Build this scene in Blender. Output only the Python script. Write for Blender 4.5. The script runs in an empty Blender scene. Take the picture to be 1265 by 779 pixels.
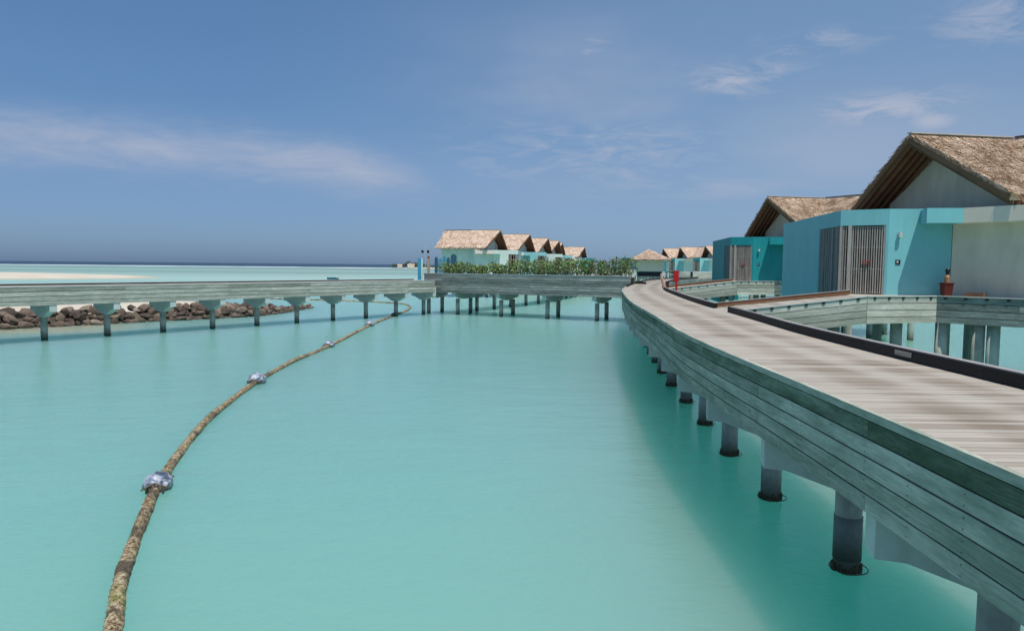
import bpy, bmesh, math, random
from mathutils import Vector, Matrix
R = math.radians
random.seed(7)
scene = bpy.context.scene
col = scene.collection
EYE = 4.95
DECK = 3.35          # boardwalk deck above the water
FLOOR = 3.95         # villa floor above the water

# ------------------------------------------------------------------ mesh helper
class MB:
    def __init__(s):
        s.v = []; s.f = []; s.uv = []; s.r = []; s.m = []
    def face(s, pts, uv=None, r=0.5, m=0):
        b = len(s.v); s.v += [tuple(p) for p in pts]
        s.f.append(tuple(range(b, b + len(pts))))
        s.uv.append(uv or [(0, 0)] * len(pts)); s.r.append(r); s.m.append(m)
    def hexa(s, c, r=0.5, m=0, uo=(0, 0)):
        # c: 8 corners, 0-3 bottom loop, 4-7 top loop; u runs along edge 0-1
        def q(i, j, k, l):
            P = [Vector(c[x]) for x in (i, j, k, l)]
            a = (P[1] - P[0]).length; b = (P[2] - P[1]).length
            if a >= b: uv = [(uo[0], uo[1]), (uo[0] + a, uo[1]), (uo[0] + a, uo[1] + b), (uo[0], uo[1] + b)]
            else: uv = [(uo[0], uo[1]), (uo[0], uo[1] + a), (uo[0] + b, uo[1] + a), (uo[0] + b, uo[1])]
            s.face(P, uv, r, m)
        q(3, 2, 1, 0); q(4, 5, 6, 7); q(0, 1, 5, 4); q(1, 2, 6, 5); q(2, 3, 7, 6); q(3, 0, 4, 7)
    def box(s, x0, x1, y0, y1, z0, z1, **k):
        s.hexa([(x0, y0, z0), (x1, y0, z0), (x1, y1, z0), (x0, y1, z0), (x0, y0, z1), (x1, y0, z1), (x1, y1, z1), (x0, y1, z1)], **k)
    def bar(s, a, b, w, h, up=(0, 0, 1), **k):
        # beam from a to b (centre line), width w sideways, height h along up
        a = Vector(a); b = Vector(b); d = (b - a).normalized(); u = Vector(up)
        sd = d.cross(u).normalized(); u = sd.cross(d).normalized()
        o = [(-1, -1), (1, -1), (1, 1), (-1, 1)]
        A = [a + sd * (w / 2 * i) + u * (h / 2 * j) for i, j in o]; B = [b + sd * (w / 2 * i) + u * (h / 2 * j) for i, j in o]
        s.hexa([A[0], B[0], B[1], A[1], A[3], B[3], B[2], A[2]], **k)
    def wall(s, p, q, t, z0, z1, side=1, **k):
        # wall from p to q (outer face on that line), thickness t towards the given side
        p = Vector((p[0], p[1])); q = Vector((q[0], q[1])); d = (q - p).normalized(); n = Vector((-d.y, d.x)) * (t * side)
        s.hexa([(p.x, p.y, z0), (q.x, q.y, z0), (q.x + n.x, q.y + n.y, z0), (p.x + n.x, p.y + n.y, z0),
                (p.x, p.y, z1), (q.x, q.y, z1), (q.x + n.x, q.y + n.y, z1), (p.x + n.x, p.y + n.y, z1)], **k)
    def prism(s, poly, z0, z1, r=0.5, m=0):
        s.face([(x, y, z1) for x, y in poly], [(x, y) for x, y in poly], r, m)
        s.face([(x, y, z0) for x, y in reversed(poly)], [(x, y) for x, y in reversed(poly)], r, m)
        n = len(poly); t = 0
        for i in range(n):
            a = poly[i]; b = poly[(i + 1) % n]; L = math.dist(a, b)
            s.face([(a[0], a[1], z0), (b[0], b[1], z0), (b[0], b[1], z1), (a[0], a[1], z1)], [(t, z0), (t + L, z0), (t + L, z1), (t, z1)], r, m); t += L
    def tube(s, pts, rad, n=12, cap=True, r=0.5, m=0, jit=0.0):
        rings = []; L = 0; Ls = []
        for i, p in enumerate(pts):
            p = Vector(p); a = Vector(pts[max(i - 1, 0)]); b = Vector(pts[min(i + 1, len(pts) - 1)])
            if i: L += (p - Vector(pts[i - 1])).length
            Ls.append(L)
            d = (b - a).normalized(); up = Vector((0, 0, 1)) if abs(d.z) < .9 else Vector((1, 0, 0))
            sd = d.cross(up).normalized(); u = sd.cross(d)
            rr = rad[i] if isinstance(rad, (list, tuple)) else rad
            rings.append([p + (sd * math.cos(2 * math.pi * k / n) + u * math.sin(2 * math.pi * k / n)) * rr * (1 + random.uniform(-jit, jit)) for k in range(n)])
        for i in range(len(rings) - 1):
            for k in range(n):
                k2 = (k + 1) % n; a = k / n * 2 * math.pi * .2; b = (k + 1) / n * 2 * math.pi * .2
                s.face([rings[i][k], rings[i][k2], rings[i + 1][k2], rings[i + 1][k]], [(Ls[i], a), (Ls[i], b), (Ls[i + 1], b), (Ls[i + 1], a)], r, m)
        if cap:
            s.face(list(reversed(rings[0])), r=r, m=m); s.face(rings[-1], r=r, m=m)
    def cyl(s, x, y, z0, z1, rad, n=16, rad1=None, **k):
        s.tube([(x, y, z0), (x, y, z1)], [rad, rad if rad1 is None else rad1], n, **k)
    def torus(s, x, y, z, R_, r_, n=20, k=6, jit=0.0):
        P = [[Vector((x + (R_ + r_ * math.cos(b)) * math.cos(a), y + (R_ + r_ * math.cos(b)) * math.sin(a), z + r_ * math.sin(b))) * 1.0
              for b in [2 * math.pi * j / k for j in range(k)]] for a in [2 * math.pi * i / n for i in range(n)]]
        for i in range(n):
            for j in range(k):
                s.face([P[i][j], P[(i + 1) % n][j], P[(i + 1) % n][(j + 1) % k], P[i][(j + 1) % k]])
    def mirror(s):
        s.v = [(-x, y, z) for x, y, z in s.v]; return s
    def build(s, name, mats, parent=None, smooth=False, weld=True, bevel=0):
        me = bpy.data.meshes.new(name)
        me.from_pydata(s.v, [], s.f)
        ul = me.uv_layers.new(name='uv'); at = me.attributes.new('rnd', 'FLOAT', 'FACE')
        flat = [c for u in s.uv for p in u for c in p]
        ul.data.foreach_set('uv', flat); at.data.foreach_set('value', s.r)
        mats = mats if isinstance(mats, (list, tuple)) else [mats]
        for m in mats: me.materials.append(m)
        me.polygons.foreach_set('material_index', s.m)
        if weld:
            bm = bmesh.new(); bm.from_mesh(me)
            bmesh.ops.remove_doubles(bm, verts=bm.verts, dist=0.0005)
            bmesh.ops.recalc_face_normals(bm, faces=bm.faces)
            bm.to_mesh(me); bm.free()
        if smooth: me.polygons.foreach_set('use_smooth', [True] * len(me.polygons))
        me.update()
        o = bpy.data.objects.new(name, me); col.objects.link(o)
        if parent: o.parent = parent
        if bevel:
            b = o.modifiers.new('bevel', 'BEVEL'); b.width = bevel; b.segments = 2; b.limit_method = 'ANGLE'
        return o

def tag(o, label=None, cat=None, group=None, kind=None):
    if label: o['label'] = label
    if cat: o['category'] = cat
    if group: o['group'] = group
    if kind: o['kind'] = kind
    return o
def empty(name, loc=(0, 0, 0), rz=0):
    o = bpy.data.objects.new(name, None); col.objects.link(o); o.location = loc; o.rotation_euler.z = rz; o.empty_display_size = .3
    return o
def copy_tree(o, parent=None):
    c = o.copy(); col.objects.link(c)
    if parent: c.parent = parent
    for ch in list(o.children): copy_tree(ch, c)
    return c

# ------------------------------------------------------------------ materials
class NT:
    def __init__(s, nt): s.n = nt.nodes; s.l = nt.links; s.n.clear()
    def add(s, t, **k):
        nd = s.n.new(t)
        for a, b in k.items(): setattr(nd, a, b)
        return nd
    def put(s, sock, v):
        if v is None: return
        if isinstance(v, bpy.types.NodeSocket): s.l.new(v, sock)
        else:
            try: sock.default_value = v
            except Exception: sock.default_value = (*v, 1)
    def math(s, op, a, b=None, c=None, clamp=False):
        nd = s.add('ShaderNodeMath', operation=op, use_clamp=clamp)
        for i, x in enumerate((a, b, c)): s.put(nd.inputs[i], x)
        return nd.outputs[0]
    def mix(s, f, a, b, mode='MIX'):
        nd = s.add('ShaderNodeMix', data_type='RGBA', blend_type=mode)
        s.put(nd.inputs[0], f); s.put(nd.inputs[6], a if not isinstance(a, tuple) else (*a, 1)); s.put(nd.inputs[7], b if not isinstance(b, tuple) else (*b, 1))
        return nd.outputs[2]
    def noise(s, vec, scale=5, detail=4, rough=.55, dist=0, col=False):
        nd = s.add('ShaderNodeTexNoise'); s.put(nd.inputs['Vector'], vec)
        nd.inputs['Scale'].default_value = scale; nd.inputs['Detail'].default_value = detail
        nd.inputs['Roughness'].default_value = rough; nd.inputs['Distortion'].default_value = dist
        return nd.outputs[1 if col else 0]
    def map(s, vec, scale=(1, 1, 1), loc=(0, 0, 0), rot=(0, 0, 0)):
        nd = s.add('ShaderNodeMapping'); s.put(nd.inputs[0], vec)
        nd.inputs['Scale'].default_value = scale; nd.inputs['Location'].default_value = loc; nd.inputs['Rotation'].default_value = rot
        return nd.outputs[0]
    def rng(s, v, a, b, c=0, d=1, smooth=False):
        nd = s.add('ShaderNodeMapRange', clamp=True, interpolation_type='SMOOTHSTEP' if smooth else 'LINEAR')
        s.put(nd.inputs[0], v)
        for i, x in enumerate((a, b, c, d)): nd.inputs[i + 1].default_value = x
        return nd.outputs[0]
    def ramp(s, v, stops, interp='LINEAR'):
        nd = s.add('ShaderNodeValToRGB'); s.put(nd.inputs[0], v); cr = nd.color_ramp; cr.interpolation = interp
        while len(cr.elements) < len(stops): cr.elements.new(.5)
        for e, (p, c) in zip(cr.elements, stops): e.position = p; e.color = (*c, 1)
        return nd.outputs[0]
    def bump(s, h, strength=.3, dist=.02, normal=None):
        nd = s.add('ShaderNodeBump'); nd.inputs['Strength'].default_value = strength; nd.inputs['Distance'].default_value = dist
        s.put(nd.inputs['Height'], h); s.put(nd.inputs['Normal'], normal)
        return nd.outputs[0]
    def sep(s, v):
        nd = s.add('ShaderNodeSeparateXYZ'); s.put(nd.inputs[0], v); return nd.outputs
def mat(name, fn):
    m = bpy.data.materials.new(name); m.use_nodes = True
    t = NT(m.node_tree); bs = t.add('ShaderNodeBsdfPrincipled'); out = t.add('ShaderNodeOutputMaterial')
    t.l.new(bs.outputs[0], out.inputs[0])
    fn(t, bs); return m
def uvn(t): return t.add('ShaderNodeUVMap', uv_map='uv').outputs[0]
def objc(t): return t.add('ShaderNodeTexCoord').outputs['Object']
def pos(t): return t.add('ShaderNodeNewGeometry').outputs['Position']
def attr(t, n='rnd'): return t.add('ShaderNodeAttribute', attribute_name=n).outputs['Fac']

def wood(name, dark, light, moss=None, mossamt=0.0, rough=.85, knots=True, spread=.6):
    def f(t, b):
        uv = uvn(t); rn = attr(t)
        off = t.add('ShaderNodeCombineXYZ'); t.put(off.inputs[0], t.math('MULTIPLY', rn, 37.0)); t.put(off.inputs[1], t.math('MULTIPLY', rn, 91.0))
        va = t.add('ShaderNodeVectorMath', operation='ADD'); t.put(va.inputs[0], uv); t.put(va.inputs[1], off.outputs[0]); v = va.outputs[0]
        g = t.noise(t.map(v, (2.2, 42, 1)), 1, 5, .65, .5)
        g2 = t.noise(t.map(v, (.5, 5, 1)), 1, 4, .6)
        g3 = t.noise(t.map(v, (6, 14, 1)), 1, 6, .75)
        m = t.math('ADD', t.math('MULTIPLY', g, .45), t.math('ADD', t.math('MULTIPLY', g2, .35), t.math('MULTIPLY', g3, .2)))
        m = t.math('ADD', t.rng(m, .36, .64), t.math('MULTIPLY', t.math('SUBTRACT', rn, .5), spread), clamp=True)
        c = t.mix(m, dark, light)
        if moss:
            mm = t.math('MULTIPLY', t.rng(t.noise(t.map(v, (.7, 2.2, 1)), 1, 6, .65), .42, .62), mossamt)
            c = t.mix(mm, c, moss)
        if knots:
            vo = t.add('ShaderNodeTexVoronoi'); t.put(vo.inputs['Vector'], t.map(v, (1.1, 2.4, 1))); vo.inputs['Scale'].default_value = 1
            k = t.rng(vo.outputs['Distance'], .03, .085, 1, 0, True)
            c = t.mix(t.math('MULTIPLY', k, .6), c, tuple(x * .35 for x in dark))
        t.put(b.inputs['Base Color'], c); b.inputs['Roughness'].default_value = rough
        b.inputs['Specular IOR Level'].default_value = .25
        t.put(b.inputs['Normal'], t.bump(t.math('ADD', g, t.math('MULTIPLY', g3, .5)), .6, .008))
    return mat(name, f)

def deckwood(t, b):
    uv = uvn(t); rn = attr(t); X = t.sep(uv)
    # x = across the walkway in metres from the left edge, y = along
    w = t.noise(t.map(uv, (1.0, .06, 1)), 1, 3, .5)
    xx = t.math('ADD', X[0], t.math('MULTIPLY', t.math('SUBTRACT', w, .5), .5))
    tr1 = t.rng(t.math('ABSOLUTE', t.math('SUBTRACT', xx, .95)), .12, .55, 1, 0, True)
    tr2 = t.rng(t.math('ABSOLUTE', t.math('SUBTRACT', xx, 2.1)), .12, .5, 1, 0, True)
    tr = t.math('MAXIMUM', tr1, tr2)
    gv = t.map(uv, (2.2, 60, 1))
    g = t.noise(gv, 1, 4, .6, .3)
    bl = t.noise(t.map(uv, (.5, .5, 1)), 1, 5, .6)
    bl2 = t.noise(t.map(uv, (1.0, 4, 1)), 1, 4, .65)
    k = t.math('ADD', t.math('MULTIPLY', tr, .45), t.math('MULTIPLY', t.math('SUBTRACT', bl, .44), .75))
    k = t.math('ADD', k, t.math('MULTIPLY', t.math('SUBTRACT', rn, .5), .75))
    k = t.math('ADD', k, t.math('MULTIPLY', t.math('SUBTRACT', bl2, .5), .8))
    k = t.math('ADD', k, t.math('MULTIPLY', t.math('SUBTRACT', g, .5), .5), clamp=True)
    c = t.mix(k, (.45, .41, .345), (.215, .17, .125))
    t.put(b.inputs['Base Color'], c); b.inputs['Roughness'].default_value = .8; b.inputs['Specular IOR Level'].default_value = .2
    t.put(b.inputs['Normal'], t.bump(g, .4, .004))
M = {}
M['deck'] = mat('weathered deck planks', deckwood)
M['fascia'] = wood('grey green weathered board', (.19, .20, .155), (.62, .61, .51), (.14, .20, .14), .55)
M['fascia_top'] = wood('mossy top board', (.09, .12, .08), (.32, .37, .28), (.05, .085, .045), .8)
M['fascia_pale'] = wood('pale sun bleached board', (.20, .205, .165), (.66, .645, .56), (.25, .30, .22), .45)
M['fascia_dark'] = wood('dark green grey board', (.115, .135, .12), (.42, .455, .41), (.10, .125, .105), .5)
M['rim'] = wood('bleached rim board', (.33, .34, .31), (.56, .56, .52), knots=False)
M['kerb'] = wood('black stained kerb timber', (.006, .006, .006), (.024, .023, .022), knots=False, rough=.7)
M['kerb_top'] = wood('worn pale kerb top', (.17, .16, .15), (.42, .40, .38), knots=False)
M['brownwood'] = wood('brown timber', (.13, .06, .03), (.30, .155, .085), knots=False)
M['barge'] = wood('grey brown barge timber', (.09, .05, .028), (.27, .165, .095), knots=False)
M['slat'] = wood('grey weathered slat', (.20, .185, .16), (.48, .455, .40), knots=False)
M['slat_dark'] = wood('dark grey green screen board', (.12, .125, .11), (.33, .34, .31), knots=False)

def concrete(name, a, b_, scale=2.0, stain=(.12, .11, .06), wl=False):
    def f(t, b):
        p = pos(t); z = t.sep(p)[2]
        n = t.noise(p, scale, 6, .65); n2 = t.noise(t.map(p, (3, 3, .5)), 1.5, 4, .6)
        c = t.mix(t.rng(n, .35, .65), a, b_)
        c = t.mix(t.math('MULTIPLY', t.rng(n2, .55, .75), .35), c, stain)
        if wl:
            h = t.math('ADD', z, t.math('MULTIPLY', t.math('SUBTRACT', t.noise(p, 9, 4, .6), .5), .35))
            c = t.mix(t.rng(h, .15, .75, .75, 0, True), c, (.10, .10, .055)); c = t.mix(t.rng(h, .02, .22, .9, 0, True), c, (.055, .052, .025))
        t.put(b.inputs['Base Color'], c); b.inputs['Roughness'].default_value = .85
        t.put(b.inputs['Normal'], t.bump(t.noise(p, 25, 4, .6), .3, .01))
    return mat(name, f)
M['cap'] = concrete('pale painted concrete', (.50, .54, .50), (.62, .65, .60), stain=(.36, .38, .26))
M['pier'] = concrete('weathered pier concrete', (.34, .345, .29), (.54, .54, .46), wl=True)
M['sleeve'] = concrete('dark pier sleeve', (.17, .18, .165), (.27, .28, .25), wl=True)
M['pier_pale'] = concrete('pale pier concrete', (.38, .42, .37), (.52, .55, .48), wl=True)  # paler copy for sunlit piers, the light put into its colour
M['crust'] = concrete('rust and shell crust', (.05, .04, .022), (.17, .125, .06), 14)

def paint(name, c1, var=.12, rough=.6, streak=.25):
    def f(t, b):
        p = objc(t)
        n = t.noise(t.map(p, (1, 1, .4)), 1.3, 5, .6)
        n2 = t.noise(t.map(p, (4, 4, .35)), 1.6, 4, .6)
        c = t.mix(t.rng(n, .3, .7), tuple(x * (1 - var) for x in c1), tuple(min(1, x * (1 + var)) for x in c1))
        c = t.mix(t.math('MULTIPLY', t.rng(n2, .56, .8), streak), c, tuple(x * .55 for x in c1))
        t.put(b.inputs['Base Color'], c); b.inputs['Roughness'].default_value = rough; b.inputs['Specular IOR Level'].default_value = .3
        t.put(b.inputs['Normal'], t.bump(t.noise(p, 40, 3, .6), .15, .004))
    return mat(name, f)
M['teal'] = paint('light teal render', (.20, .52, .54), var=.07, streak=.16)
M['teal_deep'] = paint('deep teal render', (.012, .27, .29))
M['mint'] = paint('pale mint render', (.66, .76, .67))
M['aqua'] = paint('aqua render', (.30, .60, .60))
M['white'] = paint('off white render', (.64, .61, .49))
M['cream'] = paint('cream render', (.82, .70, .57), var=.04, streak=.08)
M['ridge'] = paint('white ridge render', (.52, .50, .46))
M['flat_roof'] = paint('grey flat roof', (.30, .30, .28))
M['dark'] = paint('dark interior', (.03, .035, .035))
M['red'] = paint('red painted metal', (.42, .02, .02), rough=.4)
M['darkred'] = paint('dark red clay', (.10, .018, .012))
M['tan'] = paint('tan glazed pottery', (.33, .19, .09), rough=.35)
M['black'] = paint('black metal', (.015, .015, .017), rough=.4)
M['steel'] = paint('brushed steel', (.55, .55, .53), rough=.35)
M['blue'] = paint('blue painted boards', (.06, .30, .45))
M['blue_dark'] = paint('dark blue green boards', (.035, .12, .17))
M['tanwood'] = wood('tan post', (.30, .22, .13), (.45, .36, .24))
M['pink'] = paint('faded pink paint', (.55, .34, .28))
M['soil'] = paint('dark planter soil', (.05, .04, .03))

def thatch(near):
    def f(t, b):
        p = objc(t); rn = attr(t)
        n = t.noise(p, 1.1, 5, .65); n2 = t.noise(p, 14 if near else 5, 3, .6)
        k = t.math('ADD', t.rng(n, .33, .67), t.math('MULTIPLY', t.math('SUBTRACT', rn, .5), 1.0 if near else .8))
        k = t.math('ADD', k, t.math('MULTIPLY', t.math('SUBTRACT', n2, .5), .9), clamp=True)
        c = t.ramp(k, [(0, (.25, .15, .085)), (.3, (.45, .31, .195)), (.6, (.60, .44, .30)), (1, (.78, .64, .50))] if near else [(0, (.42, .29, .20)), (.5, (.56, .41, .295)), (1, (.70, .56, .45))])
        t.put(b.inputs['Base Color'], c); b.inputs['Roughness'].default_value = .8; b.inputs['Specular IOR Level'].default_value = .2
        t.put(b.inputs['Normal'], t.bump(n2, .5, .03))
    return f
M['thatch'] = mat('palm thatch', thatch(True)); M['thatch_far'] = mat('palm thatch far', thatch(False))

def leafm(name, a, b_, c_):
    def f(t, b):
        rn = attr(t); n = t.noise(objc(t), .9, 3, .5)
        k = t.math('ADD', rn, t.math('MULTIPLY', t.math('SUBTRACT', n, .5), .8), clamp=True)
        t.put(b.inputs['Base Color'], t.ramp(k, [(0, a), (.55, b_), (1, c_)])); b.inputs['Roughness'].default_value = .55
        b.inputs['Transmission Weight'].default_value = 0
    return mat(name, f)
M['leaf'] = leafm('hedge leaf', (.05, .10, .022), (.18, .28, .06), (.46, .52, .22))
M['leaf_far'] = leafm('far leaf', (.03, .05, .02), (.06, .10, .04), (.12, .16, .07))

def sand(t, b):
    p = pos(t); n = t.noise(p, .12, 5, .6); n2 = t.noise(p, 3, 4, .6)
    z = t.sep(p)[2]
    c = t.mix(t.rng(n, .3, .7), (.55, .48, .37), (.66, .60, .49))
    c = t.mix(t.rng(z, .05, .2, 1, 0), c, (.45, .42, .30))
    t.put(b.inputs['Base Color'], c); b.inputs['Roughness'].default_value = .9
    t.put(b.inputs['Normal'], t.bump(n2, .3, .05))
M['sand'] = mat('coral sand', sand)

def rockm(t, b):
    p = pos(t); oi = t.add('ShaderNodeObjectInfo').outputs['Random']
    n = t.noise(p, 1.6, 6, .65); n2 = t.noise(p, 7, 5, .7)
    k = t.math('ADD', t.math('MULTIPLY', n, .5), t.math('MULTIPLY', oi, .55), clamp=True)
    c = t.ramp(k, [(.15, (.035, .027, .021)), (.42, (.10, .07, .05)), (.68, (.20, .15, .11)), (.92, (.40, .34, .28))])
    z = t.sep(p)[2]
    c = t.mix(t.rng(z, .05, .35, .75, 0), c, (.03, .028, .018))
    t.put(b.inputs['Base Color'], c); b.inputs['Roughness'].default_value = .85
    t.put(b.inputs['Normal'], t.bump(n2, .8, .08))
M['rock'] = mat('brown boulder', rockm)

M['rubble'] = concrete('rubble with gap shade', (.03, .024, .018), (.12, .09, .065), 3.5)
def pipem(t, b):
    uv = uvn(t); p = pos(t)
    n = t.noise(p, 9, 6, .7); n2 = t.noise(p, 1.1, 4, .6); n3 = t.noise(p, 26, 4, .7)
    c = t.ramp(t.math('ADD', t.math('MULTIPLY', n, .6), t.math('MULTIPLY', n3, .4)), [(.40, (.03, .024, .016)), (.46, (.17, .10, .045)), (.51, (.36, .27, .14)), (.59, (.62, .56, .38))])
    c = t.mix(t.math('MULTIPLY', t.rng(n2, .50, .62), .8), c, (.065, .05, .032))
    z = t.sep(p)[2]
    g = t.rng(t.noise(t.map(p, loc=(4, 9, 0)), .35, 3, .6), .66, .72)
    c = t.mix(t.math('MULTIPLY', g, .7), c, (.28, .36, .03))
    t.put(b.inputs['Base Color'], c); b.inputs['Roughness'].default_value = .7
    t.put(b.inputs['Normal'], t.bump(t.math('ADD', n, n3), .9, .03))
M['pipe'] = mat('encrusted hose', pipem)
def buoym(t, b):
    p = objc(t); n = t.noise(t.map(p, (1, 1, 2)), 2.6, 4, .6, .8); n2 = t.noise(p, 6, 4, .6, 1.0)
    c = t.ramp(n, [(.36, (.06, .07, .09)), (.45, (.13, .18, .27)), (.53, (.36, .40, .47)), (.62, (.58, .57, .58)), (.72, (.40, .36, .34))])
    c = t.mix(t.rng(n2, .52, .66, 0, .7), c, (.68, .68, .70)); c = t.mix(t.rng(t.sep(p)[2], -.02, .10, .85, 0), c, (.035, .04, .05))
    t.put(b.inputs['Base Color'], c); b.inputs['Roughness'].default_value = .28
    t.put(b.inputs['Normal'], t.bump(n2, .8, .06))
M['buoy'] = mat('crumpled silver blue wrap', buoym)

def waterm(t, b):
    p = pos(t); X = t.sep(p)
    big = t.noise(t.map(p, (1, .35, 1)), .035, 4, .55)
    mid = t.noise(t.map(p, (.35, 1, 1)), .22, 5, .6, .6)
    # distance out to sea, slightly wandering
    far = t.math('ADD', X[1], t.math('MULTIPLY', t.math('SUBTRACT', t.noise(t.map(p, (1, .4, 1)), .006, 3, .5), .5), 90))
    lg = t.math('LOGARITHM', t.math('MAXIMUM', far, 10.0), 10.0)   # 1 .. 4
    f = t.rng(lg, 1.0, 3.4)
    def L(y): return (math.log10(y) - 1) / 2.4
    near = (.215, .47, .405)
    c = t.ramp(f, [(0, near), (L(30), (.21, .46, .41)), (L(70), (.23, .50, .45)), (L(130), (.31, .54, .46)), (L(230), (.44, .64, .55)),
                   (L(330), (.37, .52, .43)), (L(400), (.24, .385, .32)), (L(520), (.36, .50, .41)), (L(640), (.21, .35, .30)), (L(900), (.28, .42, .35)), (L(1060), (.28, .41, .37)), (L(1130), (.006, .022, .065))])
    c = t.mix(t.math('MULTIPLY', t.rng(big, .45, .75), .22), c, (.30, .62, .50))
    c = t.mix(t.math('MULTIPLY', t.rng(mid, .5, .75), .06), c, (.09, .36, .32))
    # pale sandy shallow beside the rock bank
    dx = t.math('MULTIPLY', t.math('ADD', X[0], 36.0), .10); dyy = t.math('MULTIPLY', t.math('SUBTRACT', X[1], 54.0), .12)
    d = t.math('SQRT', t.math('ADD', t.math('MULTIPLY', dx, dx), t.math('MULTIPLY', dyy, dyy)))
    d = t.math('ADD', d, t.math('MULTIPLY', t.math('SUBTRACT', t.noise(p, .4, 4, .6), .5), .7))
    c = t.mix(t.rng(d, .3, 1.0, .75, 0, True), c, (.50, .55, .36))
    c = t.mix(t.math('MULTIPLY', t.rng(X[0], 9, 16, 0, 1, True), t.rng(X[1], 90, 160, .8, 0)), c, (.17, .43, .31))
    c = t.mix(1.0, c, (.87, .88, .88), 'MULTIPLY')
    # surf on the reef edge
    s1 = t.rng(t.math('ABSOLUTE', t.math('SUBTRACT', far, 1010.0)), 45, 110, 1, 0)
    s2 = t.rng(t.noise(t.map(p, (1, .15, 1)), .02, 4, .7), .40, .52)
    c = t.mix(t.math('MULTIPLY', s1, s2), c, (.85, .88, .88))
    t.put(b.inputs['Base Color'], c)
    t.put(b.inputs['Roughness'], t.rng(lg, 1, 2.4, .10, .32)); t.put(b.inputs['Specular IOR Level'], t.rng(lg, 1.6, 2.9, .5, .08)); b.inputs['IOR'].default_value = 1.33
    b.subsurface_method = 'BURLEY'
    t.put(b.inputs['Subsurface Weight'], t.rng(X[1], 60, 160, 1, 0)); b.inputs['Subsurface Radius'].default_value = (.3, 1.0, .8); b.inputs['Subsurface Scale'].default_value = 11
    w1 = t.noise(t.map(p, (1, 2.0, 1), rot=(0, 0, .25)), .9, 3, .55, .4)
    w2 = t.noise(t.map(p, (1, 1.8, 1), rot=(0, 0, -.3)), 4.5, 3, .6, .3)
    w3 = t.noise(t.map(p, (1, 2.2, 1), rot=(0, 0, .1)), .22, 2, .5)
    w4 = t.noise(t.map(p, (1, 1.6, 1), rot=(0, 0, .5)), 11, 3, .6, .4)
    w2 = t.math('ADD', w2, t.math('MULTIPLY', w4, .35))
    h = t.math('ADD', t.math('MULTIPLY', w1, .6), t.math('ADD', t.math('MULTIPLY', w2, .22), t.math('MULTIPLY', w3, 1.0)))
    t.put(b.inputs['Normal'], t.bump(h, .42, .10))
M['water'] = mat('turquoise lagoon water', waterm)

# ------------------------------------------------------------------ water, sand, headland
mb = MB()
S = 30000
mb.face([(-S, -200, 0), (S, -200, 0), (S, S, 0), (-S, S, 0)])
tag(mb.build('water', M['water'], weld=False), kind='structure')

def island(name, poly, hmax, rings=6, noise=.25, kind='structure', m='sand'):
    # low mound rising inward from a closed outline
    n = len(poly); cx = sum(p[0] for p in poly) / n; cy = sum(p[1] for p in poly) / n
    mb = MB(); P = []
    for r in range(rings + 1):
        k = 1 - r / rings
        ring = []
        for x, y in poly:
            z = -.12 + (hmax + .12) * (1 - k ** 2.2) + (random.uniform(-noise, noise) * hmax * .25 if 0 < r < rings else 0)
            ring.append((cx + (x - cx) * k, cy + (y - cy) * k, z))
        P.append(ring)
    for r in range(rings):
        for i in range(n):
            j = (i + 1) % n
            mb.face([P[r][i], P[r][j], P[r + 1][j], P[r + 1][i]] if r < rings - 1 else [P[r][i], P[r][j], P[r + 1][i]])
    return tag(mb.build(name, M[m], smooth=True), kind=kind)
def smoothpoly(pts, k=6):
    out = []; n = len(pts)
    for i in range(n):
        a, b, c, d = [Vector(pts[(i + j - 1) % n]) for j in range(4)]
        for s in range(k):
            u = s / k
            out.append(tuple(.5 * ((2 * b) + (c - a) * u + (2 * a - 5 * b + 4 * c - d) * u * u + (3 * b - a - 3 * c + d) * u ** 3)))
    return out
island('sandbank', smoothpoly([(-330, 190), (-220, 182), (-150, 184), (-125, 196), (-104, 224), (-128, 262), (-165, 292), (-230, 312), (-330, 310)]), .9)
island('beach', smoothpoly([(-120, 20), (-60, 38), (-40.5, 54), (-33.5, 64), (-28, 76), (-28, 84), (-38, 94), (-60, 100), (-120, 105)]), .75)

# ------------------------------------------------------------------ paths and walkway builders
def catmull(pts, step=.5):
    P = [Vector(p) for p in pts]; P = [2 * P[0] - P[1]] + P + [2 * P[-1] - P[-2]]
    out = []
    for i in range(1, len(P) - 2):
        a, b, c, d = P[i - 1:i + 3]; n = max(2, int((c - b).length / step))
        for s in range(n):
            u = s / n
            out.append(.5 * ((2 * b) + (c - a) * u + (2 * a - 5 * b + 4 * c - d) * u * u + (3 * b - a - 3 * c + d) * u ** 3))
    out.append(P[-2]); return out
class Path:
    def __init__(s, pts, step=.5):
        s.p = [Vector((q[0], q[1])) for q in catmull([Vector((a[0], a[1], 0)) for a in pts], step)]
        s.L = [0]
        for a, b in zip(s.p, s.p[1:]): s.L.append(s.L[-1] + (b - a).length)
        s.len = s.L[-1]
    def at(s, l, off=0):
        l = max(0, min(s.len - 1e-4, l)); lo, hi = 0, len(s.L) - 1
        while hi - lo > 1:
            m = (lo + hi) // 2
            if s.L[m] <= l: lo = m
            else: hi = m
        k = (l - s.L[lo]) / max(1e-9, s.L[lo + 1] - s.L[lo]); p = s.p[lo].lerp(s.p[lo + 1], k)
        a = s.p[max(lo - 1, 0)]; b = s.p[min(lo + 2, len(s.p) - 1)]
        # smoothed tangent
        t0 = (s.p[lo + 1] - a).normalized(); t1 = (b - s.p[lo]).normalized(); d = t0.lerp(t1, k).normalized()
        n = Vector((d.y, -d.x))          # to the right of travel
        return p + n * off, d, n
    def l_at_y(s, y):
        for i, q in enumerate(s.p):
            if q.y >= y: return s.L[i]
        return s.len

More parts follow.
